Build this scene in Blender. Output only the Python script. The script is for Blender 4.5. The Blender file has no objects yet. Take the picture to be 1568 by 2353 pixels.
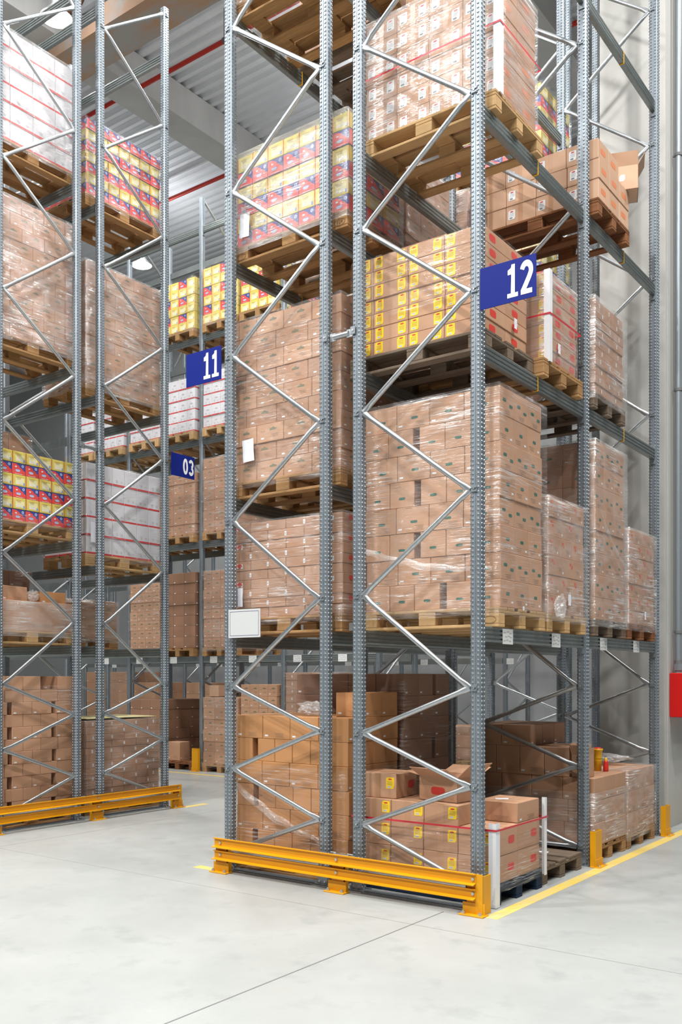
import bpy, bmesh, math, random
from mathutils import Vector, Matrix, noise
R_ = random.Random(12)
SC = bpy.context.scene
COL = SC.collection
PI = math.pi

# ------------------------------------------------------------------ materials
def newmat(name):
    m = bpy.data.materials.new(name); m.use_nodes = True
    nt = m.node_tree; nt.nodes.clear()
    out = nt.nodes.new('ShaderNodeOutputMaterial')
    return m, nt, out
def N(nt, t, **kw):
    n = nt.nodes.new(t)
    for k, v in kw.items():
        if k.startswith('i_'):
            n.inputs[k[2:].replace('_', ' ')].default_value = v
        else: setattr(n, k, v)
    return n
def ramp(nt, fac, stops):
    r = nt.nodes.new('ShaderNodeValToRGB')
    e = r.color_ramp.elements
    while len(e) < len(stops): e.new(0.5)
    for i, (p, c) in enumerate(stops):
        e[i].position = p; e[i].color = (c, c, c, 1) if not isinstance(c, tuple) else (*c, 1)
    nt.links.new(fac, r.inputs[0]); return r.outputs[0]
def mapping(nt, scale, coord='Object'):
    tc = nt.nodes.new('ShaderNodeTexCoord'); mp = nt.nodes.new('ShaderNodeMapping')
    mp.inputs['Scale'].default_value = scale
    nt.links.new(tc.outputs[coord], mp.inputs[0]); return mp.outputs[0]
def noise_n(nt, vec, scale, detail=4, rough=.55):
    n = nt.nodes.new('ShaderNodeTexNoise'); n.inputs['Scale'].default_value = scale
    n.inputs['Detail'].default_value = detail; n.inputs['Roughness'].default_value = rough
    if vec is not None: nt.links.new(vec, n.inputs['Vector'])
    return n.outputs['Fac']
def mixc(nt, fac, a, b, mode='MIX'):
    m = nt.nodes.new('ShaderNodeMix'); m.data_type = 'RGBA'; m.blend_type = mode
    for s, v in ((0, fac), (6, a), (7, b)):
        if hasattr(v, 'is_output'): nt.links.new(v, m.inputs[s])
        else: m.inputs[s].default_value = v if s == 0 else (*v, 1)
    return m.outputs[2]
def bumpn(nt, h, strength, dist=.01):
    b = nt.nodes.new('ShaderNodeBump'); b.inputs['Strength'].default_value = strength
    b.inputs['Distance'].default_value = dist; nt.links.new(h, b.inputs['Height']); return b.outputs[0]
def principled(nt, out, color, rough=.6, metal=0, spec=.4, bump=None):
    p = nt.nodes.new('ShaderNodeBsdfPrincipled')
    if hasattr(color, 'is_output'): nt.links.new(color, p.inputs['Base Color'])
    else: p.inputs['Base Color'].default_value = (*color, 1)
    if hasattr(rough, 'is_output'): nt.links.new(rough, p.inputs['Roughness'])
    else: p.inputs['Roughness'].default_value = rough
    p.inputs['Metallic'].default_value = metal
    p.inputs['Specular IOR Level'].default_value = spec
    if bump is not None: nt.links.new(bump, p.inputs['Normal'])
    nt.links.new(p.outputs[0], out.inputs[0]); return p
M = {}
def plain(name, col, rough=.6, metal=0, spec=.4, var=.06, scale=6, rnd=0):
    m, nt, out = newmat(name)
    v = mapping(nt, (1, 1, 1)); f = noise_n(nt, v, scale)
    lo = tuple(c*(1-var) for c in col); hi = tuple(min(1, c*(1+var)) for c in col)
    c = mixc(nt, f, lo, hi)
    if rnd:
        oi = nt.nodes.new('ShaderNodeObjectInfo')
        c = mixc(nt, oi.outputs['Random'], c, tuple(1-rnd for _ in col), 'MULTIPLY') if False else c
        k = ramp(nt, oi.outputs['Random'], [(0, 1-rnd), (1, 1.0)])
        c = mixc(nt, 1.0, c, k, 'MULTIPLY')
    principled(nt, out, c, rough, metal, spec); M[name] = m; return m
def mat_galv(name, col, rough, metal=.75):
    m, nt, out = newmat(name)
    v = mapping(nt, (1, 1, 1))
    vo = N(nt, 'ShaderNodeTexVoronoi'); vo.inputs['Scale'].default_value = 55; nt.links.new(v, vo.inputs['Vector'])
    bw = N(nt, 'ShaderNodeRGBToBW'); nt.links.new(vo.outputs['Color'], bw.inputs[0])
    f2 = noise_n(nt, v, 3)
    c = mixc(nt, bw.outputs[0], tuple(x*.82 for x in col), tuple(min(1, x*1.15) for x in col))
    c = mixc(nt, f2, c, tuple(x*.8 for x in col))
    r = ramp(nt, f2, [(.3, rough-.06), (.7, rough+.1)])
    principled(nt, out, c, r, metal, .5, bumpn(nt, bw.outputs[0], .05)); M[name] = m
mat_galv('galvanised_steel', (.285, .325, .36), .45, .65)
mat_galv('brace_steel', (.50, .53, .55), .34, .85)
mat_galv('beam_steel', (.36, .395, .39), .34, .8)
plain('yellow_paint', (.72, .33, .004), .42, 0, .35, .05, 3)
plain('strap_yellow', (.80, .42, .01), .5)
plain('bolt_steel', (.6, .6, .58), .3, .9)
plain('sign_blue', (.006, .016, .19), .5, 0, .15, .04, 2)
plain('sign_white', (.80, .81, .83), .4, 0, .4, .02, 2)
plain('navy_line', (.03, .03, .15), .5)
plain('paper', (.72, .73, .78), .7, 0, .3, .04, 12)
plain('beam_label', (.70, .71, .70), .6, 0, .3, .03, 12)
plain('print_grey', (.42, .43, .43), .7)
plain('red_paint', (.62, .010, .008), .35, 0, .5, .05, 2)
plain('joint_grey', (.22, .225, .215), .7)
plain('board_white', (.56, .57, .57), .5, 0, .3, .02, 2)
plain('pipe_red', (.55, .035, .02), .45)
plain('hanger_grey', (.16, .16, .165), .6)
plain('pipe_grey', (.30, .34, .37), .4, .5)
plain('green_mark', (.022, .12, .085), .6)
plain('crest_ink', (.17, .165, .10), .7)
plain('red_mark', (.62, .045, .03), .55)
plain('orange_mark', (.66, .22, .10), .6)
plain('ink', (.13, .085, .055), .8)
plain('ink_light', (.26, .165, .11), .8)
plain('hole_dark', (.02, .017, .015), .9)
plain('yellow_sticker', (.86, .58, .015), .45, 0, .4, .04)
plain('white_sticker', (.74, .77, .80), .5)
plain('sticker_ink', (.30, .34, .36), .7)
plain('bar_ink', (.05, .05, .05), .7)
plain('tape', (.47, .26, .15), .35, 0, .5)
plain('carton_yellow', (.66, .54, .115), .45, 0, .45, .1, 9, .06)
plain('carton_pale', (.74, .68, .36), .5)
plain('carton_red', (.66, .03, .03), .45, 0, .45, .25, 14, .06)
plain('carton_tomato', (.70, .07, .06), .45, 0, .45, .3, 30)
plain('carton_blue', (.05, .07, .26), .45)
plain('carton_sky', (.20, .30, .62), .5)
plain('carton_white', (.70, .70, .74), .45, 0, .45, .04, 5, .06)
plain('carton_band', (.62, .035, .04), .5)
plain('edge_white', (.74, .76, .79), .5)
plain('strap_red', (.55, .03, .05), .4)
plain('bucket_yellow', (.78, .42, .01), .4)
plain('bottle_red', (.6, .03, .02), .35)
plain('duct_brown', (.17, .08, .055), .7)
plain('black_mark', (.015, .015, .02), .7)

def mat_card(name, col, rnd=.14, seed=0):
    m, nt, out = newmat(name)
    v = mapping(nt, (1, 1, 1)); f = noise_n(nt, v, 5, 3)
    v2 = mapping(nt, (2, 2, 160)); fl = noise_n(nt, v2, 1, 1)
    c = mixc(nt, f, tuple(x*.93 for x in col), tuple(x*1.06 for x in col))
    c = mixc(nt, fl, c, tuple(x*.92 for x in col))
    oi = nt.nodes.new('ShaderNodeObjectInfo')
    k = ramp(nt, oi.outputs['Random'], [(0, 1-rnd), (1, 1.0)])
    c = mixc(nt, 1.0, c, k, 'MULTIPLY')
    principled(nt, out, c, .62, 0, .35, bumpn(nt, fl, .05, .002)); M[name] = m
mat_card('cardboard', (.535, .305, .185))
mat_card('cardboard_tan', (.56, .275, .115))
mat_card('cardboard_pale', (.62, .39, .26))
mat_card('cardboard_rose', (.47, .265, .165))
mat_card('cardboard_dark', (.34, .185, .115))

def mat_wood(name, col, dark=.55):
    m, nt, out = newmat(name)
    v = mapping(nt, (3, 40, 40)); f = noise_n(nt, v, 1.2, 6, .65)
    v2 = mapping(nt, (1, 1, 1)); f2 = noise_n(nt, v2, 4, 3)
    c = mixc(nt, ramp(nt, f, [(.35, 0.), (.65, 1.)]), tuple(x*dark for x in col), col)
    c = mixc(nt, ramp(nt, f2, [(.4, 0.), (.75, .7)]), c, tuple(x*.62 for x in col))
    oi = nt.nodes.new('ShaderNodeObjectInfo')
    c = mixc(nt, 1.0, c, ramp(nt, oi.outputs['Random'], [(0, .75), (1, 1.)]), 'MULTIPLY')
    principled(nt, out, c, .8, 0, .2, bumpn(nt, f, .15, .004)); M[name] = m
mat_wood('wood_new', (.66, .42, .20), .78)
mat_wood('wood_mid', (.53, .30, .13), .62)
mat_wood('wood_old', (.25, .185, .135))
mat_wood('wood_red', (.33, .14, .062))
mat_wood('wood_blue', (.025, .05, .10))

def mat_film(name, veil, glare_streak, cs=1.0):  # whitish streaks mixed into the film stand in for highlights and glare
    m, nt, out = newmat(name)
    tc = N(nt, 'ShaderNodeTexCoord')
    def mp(sc):
        q = N(nt, 'ShaderNodeMapping'); q.inputs['Scale'].default_value = sc; nt.links.new(tc.outputs['Object'], q.inputs[0]); return q.outputs[0]
    f = noise_n(nt, mp((2.0*cs, 2.0*cs, 60)), 1, 3, .6); f2 = noise_n(nt, mp((5*cs, 5*cs, 150)), 1, 2, .5)
    fb = noise_n(nt, mp((1, 1, 1.6)), 1.9, 3); fc = noise_n(nt, mp((1, 1, 2)), 5, 2)
    st = ramp(nt, f, [(.57, 0.), (.66, 1.)]); st2 = ramp(nt, f2, [(.56, 0.), (.66, .9)])
    mx = N(nt, 'ShaderNodeMath', operation='MAXIMUM'); nt.links.new(st, mx.inputs[0]); nt.links.new(st2, mx.inputs[1])
    pb = ramp(nt, fb, [(.47, .04), (.62, 1.)])
    mu = N(nt, 'ShaderNodeMath', operation='MULTIPLY'); nt.links.new(mx.outputs[0], mu.inputs[0]); nt.links.new(pb, mu.inputs[1])
    m2 = N(nt, 'ShaderNodeMath', operation='MULTIPLY_ADD'); nt.links.new(mu.outputs[0], m2.inputs[0]); m2.inputs[1].default_value = glare_streak
    vl = ramp(nt, fc, [(.35, veil*.5), (.7, veil*1.6)]); nt.links.new(vl, m2.inputs[2])
    tr = N(nt, 'ShaderNodeBsdfTransparent'); tr.inputs[0].default_value = (.985, .98, .975, 1)
    df = N(nt, 'ShaderNodeBsdfDiffuse'); df.inputs[0].default_value = (.86, .86, .86, 1)
    gl = N(nt, 'ShaderNodeBsdfGlossy'); gl.inputs[0].default_value = (1, 1, 1, 1); gl.inputs['Roughness'].default_value = .16
    nt.links.new(bumpn(nt, f, .9, .02), gl.inputs['Normal'])
    a = N(nt, 'ShaderNodeMixShader'); a.inputs[0].default_value = .5
    nt.links.new(df.outputs[0], a.inputs[1]); nt.links.new(gl.outputs[0], a.inputs[2])
    s = N(nt, 'ShaderNodeMixShader'); nt.links.new(m2.outputs[0], s.inputs[0])
    nt.links.new(tr.outputs[0], s.inputs[1]); nt.links.new(a.outputs[0], s.inputs[2])
    nt.links.new(s.outputs[0], out.inputs[0]); M[name] = m
mat_film('film', .085, .55)
mat_film('film_thick_glare', .20, .74)  # heavier wrap, with stronger glare painted in as white
mat_film('film_light', .05, .42)
mat_film('film_crumple', .30, .5, 6)

def mat_floor():
    m, nt, out = newmat('polished_concrete')
    tc = N(nt, 'ShaderNodeTexCoord'); v = tc.outputs['Object']
    f = noise_n(nt, v, .55, 6, .6); f2 = noise_n(nt, v, 3.5, 5, .6); f3 = noise_n(nt, v, 40, 2)
    c = mixc(nt, ramp(nt, f, [(.35, 0.), (.68, 1.)]), (.335, .352, .342), (.41, .425, .415))
    c = mixc(nt, ramp(nt, f2, [(.54, 0.), (.70, .55)]), c, (.275, .29, .28))
    c = mixc(nt, ramp(nt, f3, [(.6, 0.), (.8, .25)]), c, (.32, .33, .32))
    r = ramp(nt, f2, [(.3, .30), (.7, .46)])
    principled(nt, out, c, r, 0, .35); M['floor'] = m
mat_floor()
def mat_conc(name, col, s=1.0):
    m, nt, out = newmat(name)
    v = mapping(nt, (1, 1, .5)); f = noise_n(nt, v, 1.1*s, 6, .6); f2 = noise_n(nt, v, 22*s, 3)
    c = mixc(nt, ramp(nt, f, [(.3, 0.), (.7, 1.)]), tuple(x*.88 for x in col), tuple(x*1.08 for x in col))
    c = mixc(nt, ramp(nt, f2, [(.62, 0.), (.8, .3)]), c, tuple(x*.8 for x in col))
    principled(nt, out, c, .8, 0, .25, bumpn(nt, f2, .06, .004)); M[name] = m
mat_conc('concrete_wall', (.47, .47, .45))
mat_conc('concrete_beam', (.58, .58, .57))
mat_conc('wall_panel', (.33, .34, .345), .4)
mat_conc('ceiling_sheet', (.80, .825, .86), .3)
def mat_stain():
    m, nt, out = newmat('stained_soffit')
    v = mapping(nt, (1, 2.2, 1)); f = noise_n(nt, v, 1.1, 6, .65)
    c = mixc(nt, ramp(nt, f, [(.42, 0.), (.58, .9)]), (.46, .44, .42), (.55, .34, .22))
    principled(nt, out, c, .8, 0, .2); M['stain'] = m
mat_stain()
def mat_lane():
    m, nt, out = newmat('lane_paint')
    v = mapping(nt, (1, 1, 1)); f = noise_n(nt, v, 6, 6, .7)
    c = mixc(nt, ramp(nt, f, [(.35, 0.), (.7, .75)]), (.78, .56, .10), (.60, .54, .34))
    principled(nt, out, c, .5, 0, .3); M['lane'] = m
mat_lane()
def mat_emit(name, s):
    m, nt, out = newmat(name)
    e = N(nt, 'ShaderNodeEmission'); e.inputs[0].default_value = (1, .98, .95, 1); e.inputs[1].default_value = s
    nt.links.new(e.outputs[0], out.inputs[0]); M[name] = m
mat_emit('lamp_glow', 60)

# ------------------------------------------------------------------ mesh builder
class MB:
    def __init__(s): s.bm = bmesh.new(); s.mats = []
    def mi(s, mat):
        if mat not in s.mats: s.mats.append(mat)
        return s.mats.index(mat)
    def faces(s, vs, fs, mat, smooth=False):
        k = s.mi(mat); bv = [s.bm.verts.new(v) for v in vs]
        for f in fs:
            try:
                q = s.bm.faces.new([bv[i] for i in f]); q.material_index = k; q.smooth = smooth
            except ValueError: pass
        return bv
    def box(s, x0, x1, y0, y1, z0, z1, mat, bev=0, mtx=None):
        b = bmesh.new()
        vs = [(x, y, z) for x in (x0, x1) for y in (y0, y1) for z in (z0, z1)]
        bv = [b.verts.new(v) for v in vs]
        for f in ((0, 1, 3, 2), (4, 6, 7, 5), (0, 4, 5, 1), (2, 3, 7, 6), (0, 2, 6, 4), (1, 5, 7, 3)): b.faces.new([bv[i] for i in f])
        if bev: bmesh.ops.bevel(b, geom=b.edges[:], offset=bev, segments=1, affect='EDGES', profile=.5)
        s.merge(b, mat, mtx); b.free()
    def merge(s, b, mat, mtx=None, smooth=False):
        b.verts.index_update()
        vs = [(mtx @ v.co) if mtx else v.co.copy() for v in b.verts]
        s.faces(vs, [[v.index for v in f.verts] for f in b.faces], mat, smooth)
    def prism(s, pts, axis, a, b, mat, smooth=False):      # extrude a 2-D outline along an axis
        def p3(p, t):
            return {'x': (t, p[0], p[1]), 'y': (p[0], t, p[1]), 'z': (p[0], p[1], t)}[axis]
        n = len(pts); vs = [p3(p, a) for p in pts] + [p3(p, b) for p in pts]
        fs = [(i, (i+1) % n, n+(i+1) % n, n+i) for i in range(n)] + [tuple(range(n-1, -1, -1)), tuple(range(n, 2*n))]
        s.faces(vs, fs, mat, smooth)
    def tube(s, p, q, r, mat, n=10, smooth=True, cap=True, r2=None):
        p, q = Vector(p), Vector(q); d = (q-p).normalized()
        a = d.orthogonal().normalized(); b = d.cross(a); r2 = r if r2 is None else r2
        vs = [p+(a*math.cos(2*PI*i/n)+b*math.sin(2*PI*i/n))*r for i in range(n)] + [q+(a*math.cos(2*PI*i/n)+b*math.sin(2*PI*i/n))*r2 for i in range(n)]
        s.faces(vs, [(i, (i+1) % n, n+(i+1) % n, n+i) for i in range(n)], mat, smooth)
        if cap: s.faces(vs, [tuple(range(n-1, -1, -1)), tuple(range(n, 2*n))], mat)
    def lathe(s, prof, c, mat, n=20):
        vs = [(c[0]+r*math.cos(2*PI*i/n), c[1]+r*math.sin(2*PI*i/n), c[2]+z) for r, z in prof for i in range(n)]
        fs = [(k*n+i, k*n+(i+1) % n, (k+1)*n+(i+1) % n, (k+1)*n+i) for k in range(len(prof)-1) for i in range(n)]
        s.faces(vs, fs, mat, True)
    def mesh(s, name):
        bmesh.ops.recalc_face_normals(s.bm, faces=s.bm.faces[:])
        me = bpy.data.meshes.new(name); s.bm.to_mesh(me); s.bm.free()
        for m in s.mats: me.materials.append(M[m])
        return me
def add(name, me, parent=None, loc=(0, 0, 0), rz=0, rot=None):
    o = bpy.data.objects.new(name, me); COL.objects.link(o)
    o.location = loc; o.rotation_euler = rot or (0, 0, rz)
    if parent is not None: o.parent = parent
    return o
def empty(name, loc=(0, 0, 0), rz=0): return add(name, None, None, loc, rz)
def tag(o, label, cat, group=None, kind=None):
    if label: o['label'] = label
    if cat: o['category'] = cat
    if group: o['group'] = group
    if kind: o['kind'] = kind
    return o
def struct(name, me, label=None, cat=None):
    o = add(name, me); o['kind'] = 'structure'
    return tag(o, label, cat)
ORD = ['bottom', 'second', 'third', 'fourth', 'fifth', 'sixth', 'seventh', 'eighth', 'ninth', 'tenth', 'eleventh', 'twelfth', 'thirteenth']
NTH = ['first'] + ORD[1:]

# ------------------------------------------------------------------ room shell
def slab(name, x0, x1, y0, y1, z0, z1, mat, label=None, cat=None):
    b = MB(); b.box(x0, x1, y0, y1, z0, z1, mat); return struct(name, b.mesh(name), label, cat)
slab('floor', -32, 9, -15, 15, -.2, 0, 'floor', 'pale grey polished concrete warehouse floor', 'floor')
for nm, (x0, x1, y0, y1) in dict(trim_1=(-.120, -.110, -13, -.17), trim_2=(-32, 9, -.583, -.578), trim_3=(-4.833, -4.828, -13, 15)).items():
    b = MB(); b.box(x0, x1, y0, y1, -.002, .0008, 'hanger_grey' if nm == 'trim_1' else 'joint_grey')
    struct(nm, b.mesh(nm), {'trim_1': 'dark saw-cut joint running across the open floor to the barrier corner', 'trim_2': 'fine floor joint parallel to the near yellow barrier', 'trim_3': 'fine floor joint parallel to the farther yellow barrier'}[nm], 'floor joint')
b = MB(); b.box(.185, .285, -.14, 14, 0, .0016, 'lane')
struct('trim_4', b.mesh('trim_4'), 'worn yellow lane line painted beside the pallets', 'floor marking')
b = MB(); b.box(-2.62, -2.36, -.12, -.03, 0, .0015, 'lane')
struct('trim_5', b.mesh('trim_5'), 'worn yellow paint patch beside the barrier foot', 'floor marking')
b = MB(); b.box(-5.43, -5.33, 2.45, 2.85, 0, .0015, 'lane')
struct('trim_6', b.mesh('trim_6'), 'faded yellow paint patch past the far barrier end', 'floor marking')
b = MB(); b.box(-9.6, -4.9, 5.35, 5.45, 0, .0015, 'lane')
struct('trim_7', b.mesh('trim_7'), 'faded yellow line along the far rack row', 'floor marking')
slab('wall_back', -32, 9, 14.6, 14.8, 0, 14.3, 'wall_panel')
slab('wall_left', -32.2, -32, -13, 14.8, 0, 14.3, 'wall_panel')
slab('concrete_column', -.68, .045, 4.27, 4.9, 0, 14, 'concrete_wall', 'tall grey concrete column behind the last rack frame', 'column')
slab('wall_right', -.1, .03, 4.9, 14.6, 0, 14, 'concrete_wall')
b = MB(); b.box(.045, .058, 4.33, 4.40, 0, 14, 'concrete_wall'); struct('trim_8', b.mesh('trim_8'))
# corrugated ceiling
pts = []
n = 0; y = -13.0
while y < 14.8:
    pts += [(y, 14.0), (y+.09, 14.0), (y+.12, 14.09), (y+.22, 14.09)]; y += .25
pts += [(y, 14.0), (y, 14.3), (-13, 14.3)]
b = MB(); b.prism(pts, 'x', -32, 9, 'ceiling_sheet'); struct('ceiling', b.mesh('ceiling'))
slab('trim_9', -11.75, -11.05, -13, 14.6, 13.3, 13.99, 'concrete_beam', 'grey concrete roof beam crossing under the corrugated ceiling', 'roof beam')
slab('trim_14', -4.4, -3.7, 6, 14.6, 13.3, 13.99, 'concrete_beam', 'grey concrete roof beam above the rack aisle', 'roof beam')
b = MB(); b.box(-32, 9, 4.75, 5.5, 12.9, 13.3, 'stain')
for x in [-17.5+i*1.55 for i in range(8)]:
    b.lathe([(.30, 0), (.30, .02), (.22, .02), (.22, 0)], (0, 0, 0), 'duct_brown', 4) if False else None
struct('trim_10', b.mesh('trim_10'), 'wide concrete roof girder with orange stained underside', 'roof girder')
for i, x in enumerate((-8.9, -10.3)):
    b = MB(); n = 24
    vs = [(x+r*math.cos(2*PI*k/n), yy, 13.62+r*math.sin(2*PI*k/n)) for (r, yy) in ((.34, 4.60), (.34, 4.48), (.24, 4.48), (.24, 4.60)) for k in range(n)]
    b.faces(vs, [(j*n+k, j*n+(k+1) % n, ((j+1) % 4)*n+(k+1) % n, ((j+1) % 4)*n+k) for j in range(4) for k in range(n)], 'duct_brown', True)
    o = struct('trim_%d' % (11+i), b.mesh('duct_collar'), ['brown round duct collar under the roof beside the bright lamp', 'brown round duct collar farther along the roof girder'][i], 'duct collar')
for i, (yy, z) in enumerate(((6.8, 13.4), (10.2, 13.4))):
    root = empty('sprinkler_pipe', (0, yy, z)); b = MB(); b.tube((-30, 0, 0), (8, 0, 0), .045, 'pipe_red', 10); add('pipe', b.mesh('pipe'), root)
    for k in range(9):
        b = MB(); b.tube((-20.4+k*2.9, 0, 0), (-20.4+k*2.9, 0, .6), .014, 'hanger_grey', 6); b.tube((-20.42+k*2.9, 0, 0), (-20.34+k*2.9, 0, 0), .06, 'hanger_grey', 10); add('hanger_rod', b.mesh('hanger_rod'), root)
    tag(root, ['red sprinkler pipe hung under the ceiling above the near aisle', 'red sprinkler pipe hung under the ceiling farther back'][i], 'pipe')
# wall pipe and red cabinet on the concrete at the edge
root = empty('drain_pipe', (.115, 4.50, 1.69)); b = MB(); b.tube((0, 0, 0), (0, 0, 12.2), .034, 'pipe_grey', 16); add('pipe', b.mesh('pipe'), root)
b = MB(); b.tube((0, 0, .02), (0, 0, .09), .05, 'pipe_grey', 6, False); b.tube((0, 0, .09), (0, 0, .13), .042, 'hanger_grey', 14); add('coupling', b.mesh('coupling'), root)
for z in (.42, 3.05, 5.6):
    b = MB(); b.tube((0, 0, z), (0, 0, z+.03), .042, 'hanger_grey', 14); b.box(-.062, 0, -.008, .008, z+.008, z+.022, 'hanger_grey'); add('clamp', b.mesh('clamp'), root)
tag(root, 'grey vertical pipe clamped to the concrete wall above the red cabinet', 'pipe')
root = empty('fire_cabinet', (.058, 4.62, 1.205)); b = MB(); b.box(0, .16, -.255, .28, 0, .475, 'red_paint', .006); add('body', b.mesh('cabinet_body'), root)
b = MB(); b.box(.161, .166, -.235, .26, .02, .455, 'red_paint', .002); add('door', b.mesh('cabinet_door'), root)
tag(root, 'bright red metal cabinet on the concrete wall under the pipe', 'cabinet')

# ------------------------------------------------------------------ rack parts
UW, UD = .084, .076     # upright width along the frame depth, along the bay
def upright_mesh(h, knobs=True, sides='xXyY'):
    b = MB(); w, d = UW/2, UD/2; c = .012
    prof = [(-w+c, -d), (-.004, -d), (-.003, -d-.0035), (.003, -d-.0035), (.004, -d), (w-c, -d), (w, -d+c), (w, -.004), (w+.0035, -.003), (w+.0035, .003), (w, .004), (w, d-c),
            (w-c, d), (.004, d), (.003, d+.0035), (-.003, d+.0035), (-.004, d), (-w+c, d), (-w, d-c), (-w, .004), (-w-.0035, .003), (-w-.0035, -.003), (-w, -.004), (-w, -d+c)]
    b.prism(prof, 'z', 0, h, 'galvanised_steel')
    if knobs:
        kz = .032; n = int(h/kz)
        vs, fs = [], []
        def knob(o, u, nrm, k):
            base = len(vs); r, hh = .0105, .0055
            for i in range(6):
                a = PI/3*i; vs.append(o+u*(r*math.cos(a))+Vector((0, 0, r*math.sin(a))))
            for i in range(6):
                a = PI/3*i; vs.append(o+u*(r*.55*math.cos(a))+Vector((0, 0, r*.55*math.sin(a)))+nrm*hh)
            for i in range(6): fs.append((base+i, base+(i+1) % 6, base+6+(i+1) % 6, base+6+i))
            fs.append(tuple(base+6+i for i in range(6)))
        X, Y = Vector((1, 0, 0)), Vector((0, 1, 0))
        for k in range(n):
            z = .02+k*kz
            for t in (-.021, .021):
                knob(Vector((t, -d, z)), X, -Y, k)
                knob(Vector((w, t*.9, z)), Y, X, k)
                if 'x' in sides: knob(Vector((-w, t*.9, z)), Y, -X, k)
                if 'Y' in sides: knob(Vector((t, d, z)), X, Y, k)
        b.faces(vs, fs, 'galvanised_steel', False)
    return b.mesh('upright')
UP = {}
def upright(h, near=True):
    k = (round(h, 2), near)
    if k not in UP: UP[k] = upright_mesh(h, near, 'xXyY' if near else '')
    return UP[k]
S_ = 1.4
def foot_mesh():
    b = MB(); b.box(-.075, .075, -.062, .062, 0, .008, 'galvanised_steel', .002)
    b.box(-.046, .046, -.0455, -.0425, .008, .07, 'galvanised_steel')
    for x in (-.026, .026): b.tube((x, -.045, .03), (x, -.054, .03), .009, 'bolt_steel', 6, False)
    for x in (-.062, .062): b.tube((x, -.03, .008), (x, -.03, .03), .009, 'bolt_steel', 6, False)
    return b.mesh('foot_plate')
FOOT = foot_mesh()
def bracket_mesh():
    b = MB()
    b.box(-.024, .024, -UD/2-.006, -UD/2-.001, -.024, .024, 'galvanised_steel', .001)
    b.box(-.02, .02, -UD/2-.013, -UD/2-.006, .006, .016, 'galvanised_steel'); b.box(-.02, .02, -UD/2-.013, -UD/2-.006, -.02, -.008, 'galvanised_steel')
    b.tube((0, -UD/2-.006, 0), (0, -UD/2-.017, 0), .008, 'bolt_steel', 6, False)
    b.box(.02, .062, -.02, -.012, -.018, .018, 'galvanised_steel')
    return b.mesh('bracket')
BRK = bracket_mesh()
def brace_mesh(dx, dz, near):
    b = MB(); L = math.hypot(dx, dz); t = .05/L if near else 0
    def P(f): return (dx*f, 0, dz*f)
    r = .0195
    if not near: b.tube(P(0), P(1), r, 'brace_steel', 6)
    else:
        # round tube with a pressed seam and flattened ends
        d = Vector((dx, 0, dz)).normalized(); nrm = Vector((-d.z, 0, d.x)); ny = Vector((0, 1, 0))
        secs = [(0, .006, .024), (t*.8, .007, .024), (t*1.9, .0195, .0195), (1-t*1.9, .0195, .0195), (1-t*.8, .007, .024), (1, .006, .024)]
        n = 12; vs = []
        for f, ry, rn in secs:
            for i in range(n):
                a = 2*PI*i/n; k = .72 if (i == 9 and .01 < f < .99) else 1
                vs.append(Vector(P(f))+ny*(ry*math.sin(a)*k)+nrm*(rn*math.cos(a)))
        fs = [(k*n+i, k*n+(i+1) % n, (k+1)*n+(i+1) % n, (k+1)*n+i) for k in range(len(secs)-1) for i in range(n)]
        b.faces(vs, fs, 'brace_steel', True)
        b.faces([vs[i] for i in range(n)]+[vs[-n+i] for i in range(n)], [tuple(range(n-1, -1, -1)), tuple(range(n, 2*n))], 'brace_steel')
    return b.mesh('brace')
BR = {}
def brace(dx, dz, near):
    k = (round(dx, 3), round(dz, 3), near)
    if k not in BR: BR[k] = brace_mesh(dx, dz, near)
    return BR[k]
def frame(loc_outer, dvec, D, h, label, near=True, group=None, full=True):
    """upright frame: the outer upright at loc_outer, the inner one D along dvec; local x runs outer -> inner"""
    rz = math.atan2(dvec[1], dvec[0])
    root = empty('racking_upright', (loc_outer[0], loc_outer[1], 0), rz)
    flip = PI if False else 0
    u = upright(h, near)
    add('post', u, root, (0, 0, .008)); add('post', u, root, (D, 0, .008))
    if near: add('foot_plate', FOOT, root, (0, 0, 0), -rz); add('foot_plate', FOOT, root, (D, 0, 0), -rz)
    out = [.16, .86, 1.56]; z = 2.96
    while z < h: out.append(z); z += 1.4
    inn = [.51, 1.21]; z = 2.26
    while z < h: inn.append(z); z += 1.4
    i0, i1 = UW/2+.01, D-UW/2-.01
    seq = []
    zs = sorted([(z, 0) for z in out]+[(z, 1) for z in inn])
    # visible (camera) side of the frame in local y
    cy = -1
    lat = {0: 0.0}
    for (za, sa), (zb, sb) in zip(zs, zs[1:]):
        xa, xb = (i1 if sa else i0), (i1 if sb else i0)
        add('brace', brace(xb-xa, zb-za, near), root, (xa, frame.yo, za))
    add('brace', brace(i1-i0, 0, near), root, (i0, frame.yo, .16))
    if near:
        for z, s in zs+[(.16, 1)]:
            o = add('bracket', BRK, root, ((D-.006) if s else .006, 0, z))
            lookdir = frame.bside
            sx = -1 if s else 1
            o.scale = (sx, lookdir, 1)
    tag(root, label, 'rack frame', group)
    return root
frame.yo = -.012; frame.bside = 1
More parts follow.
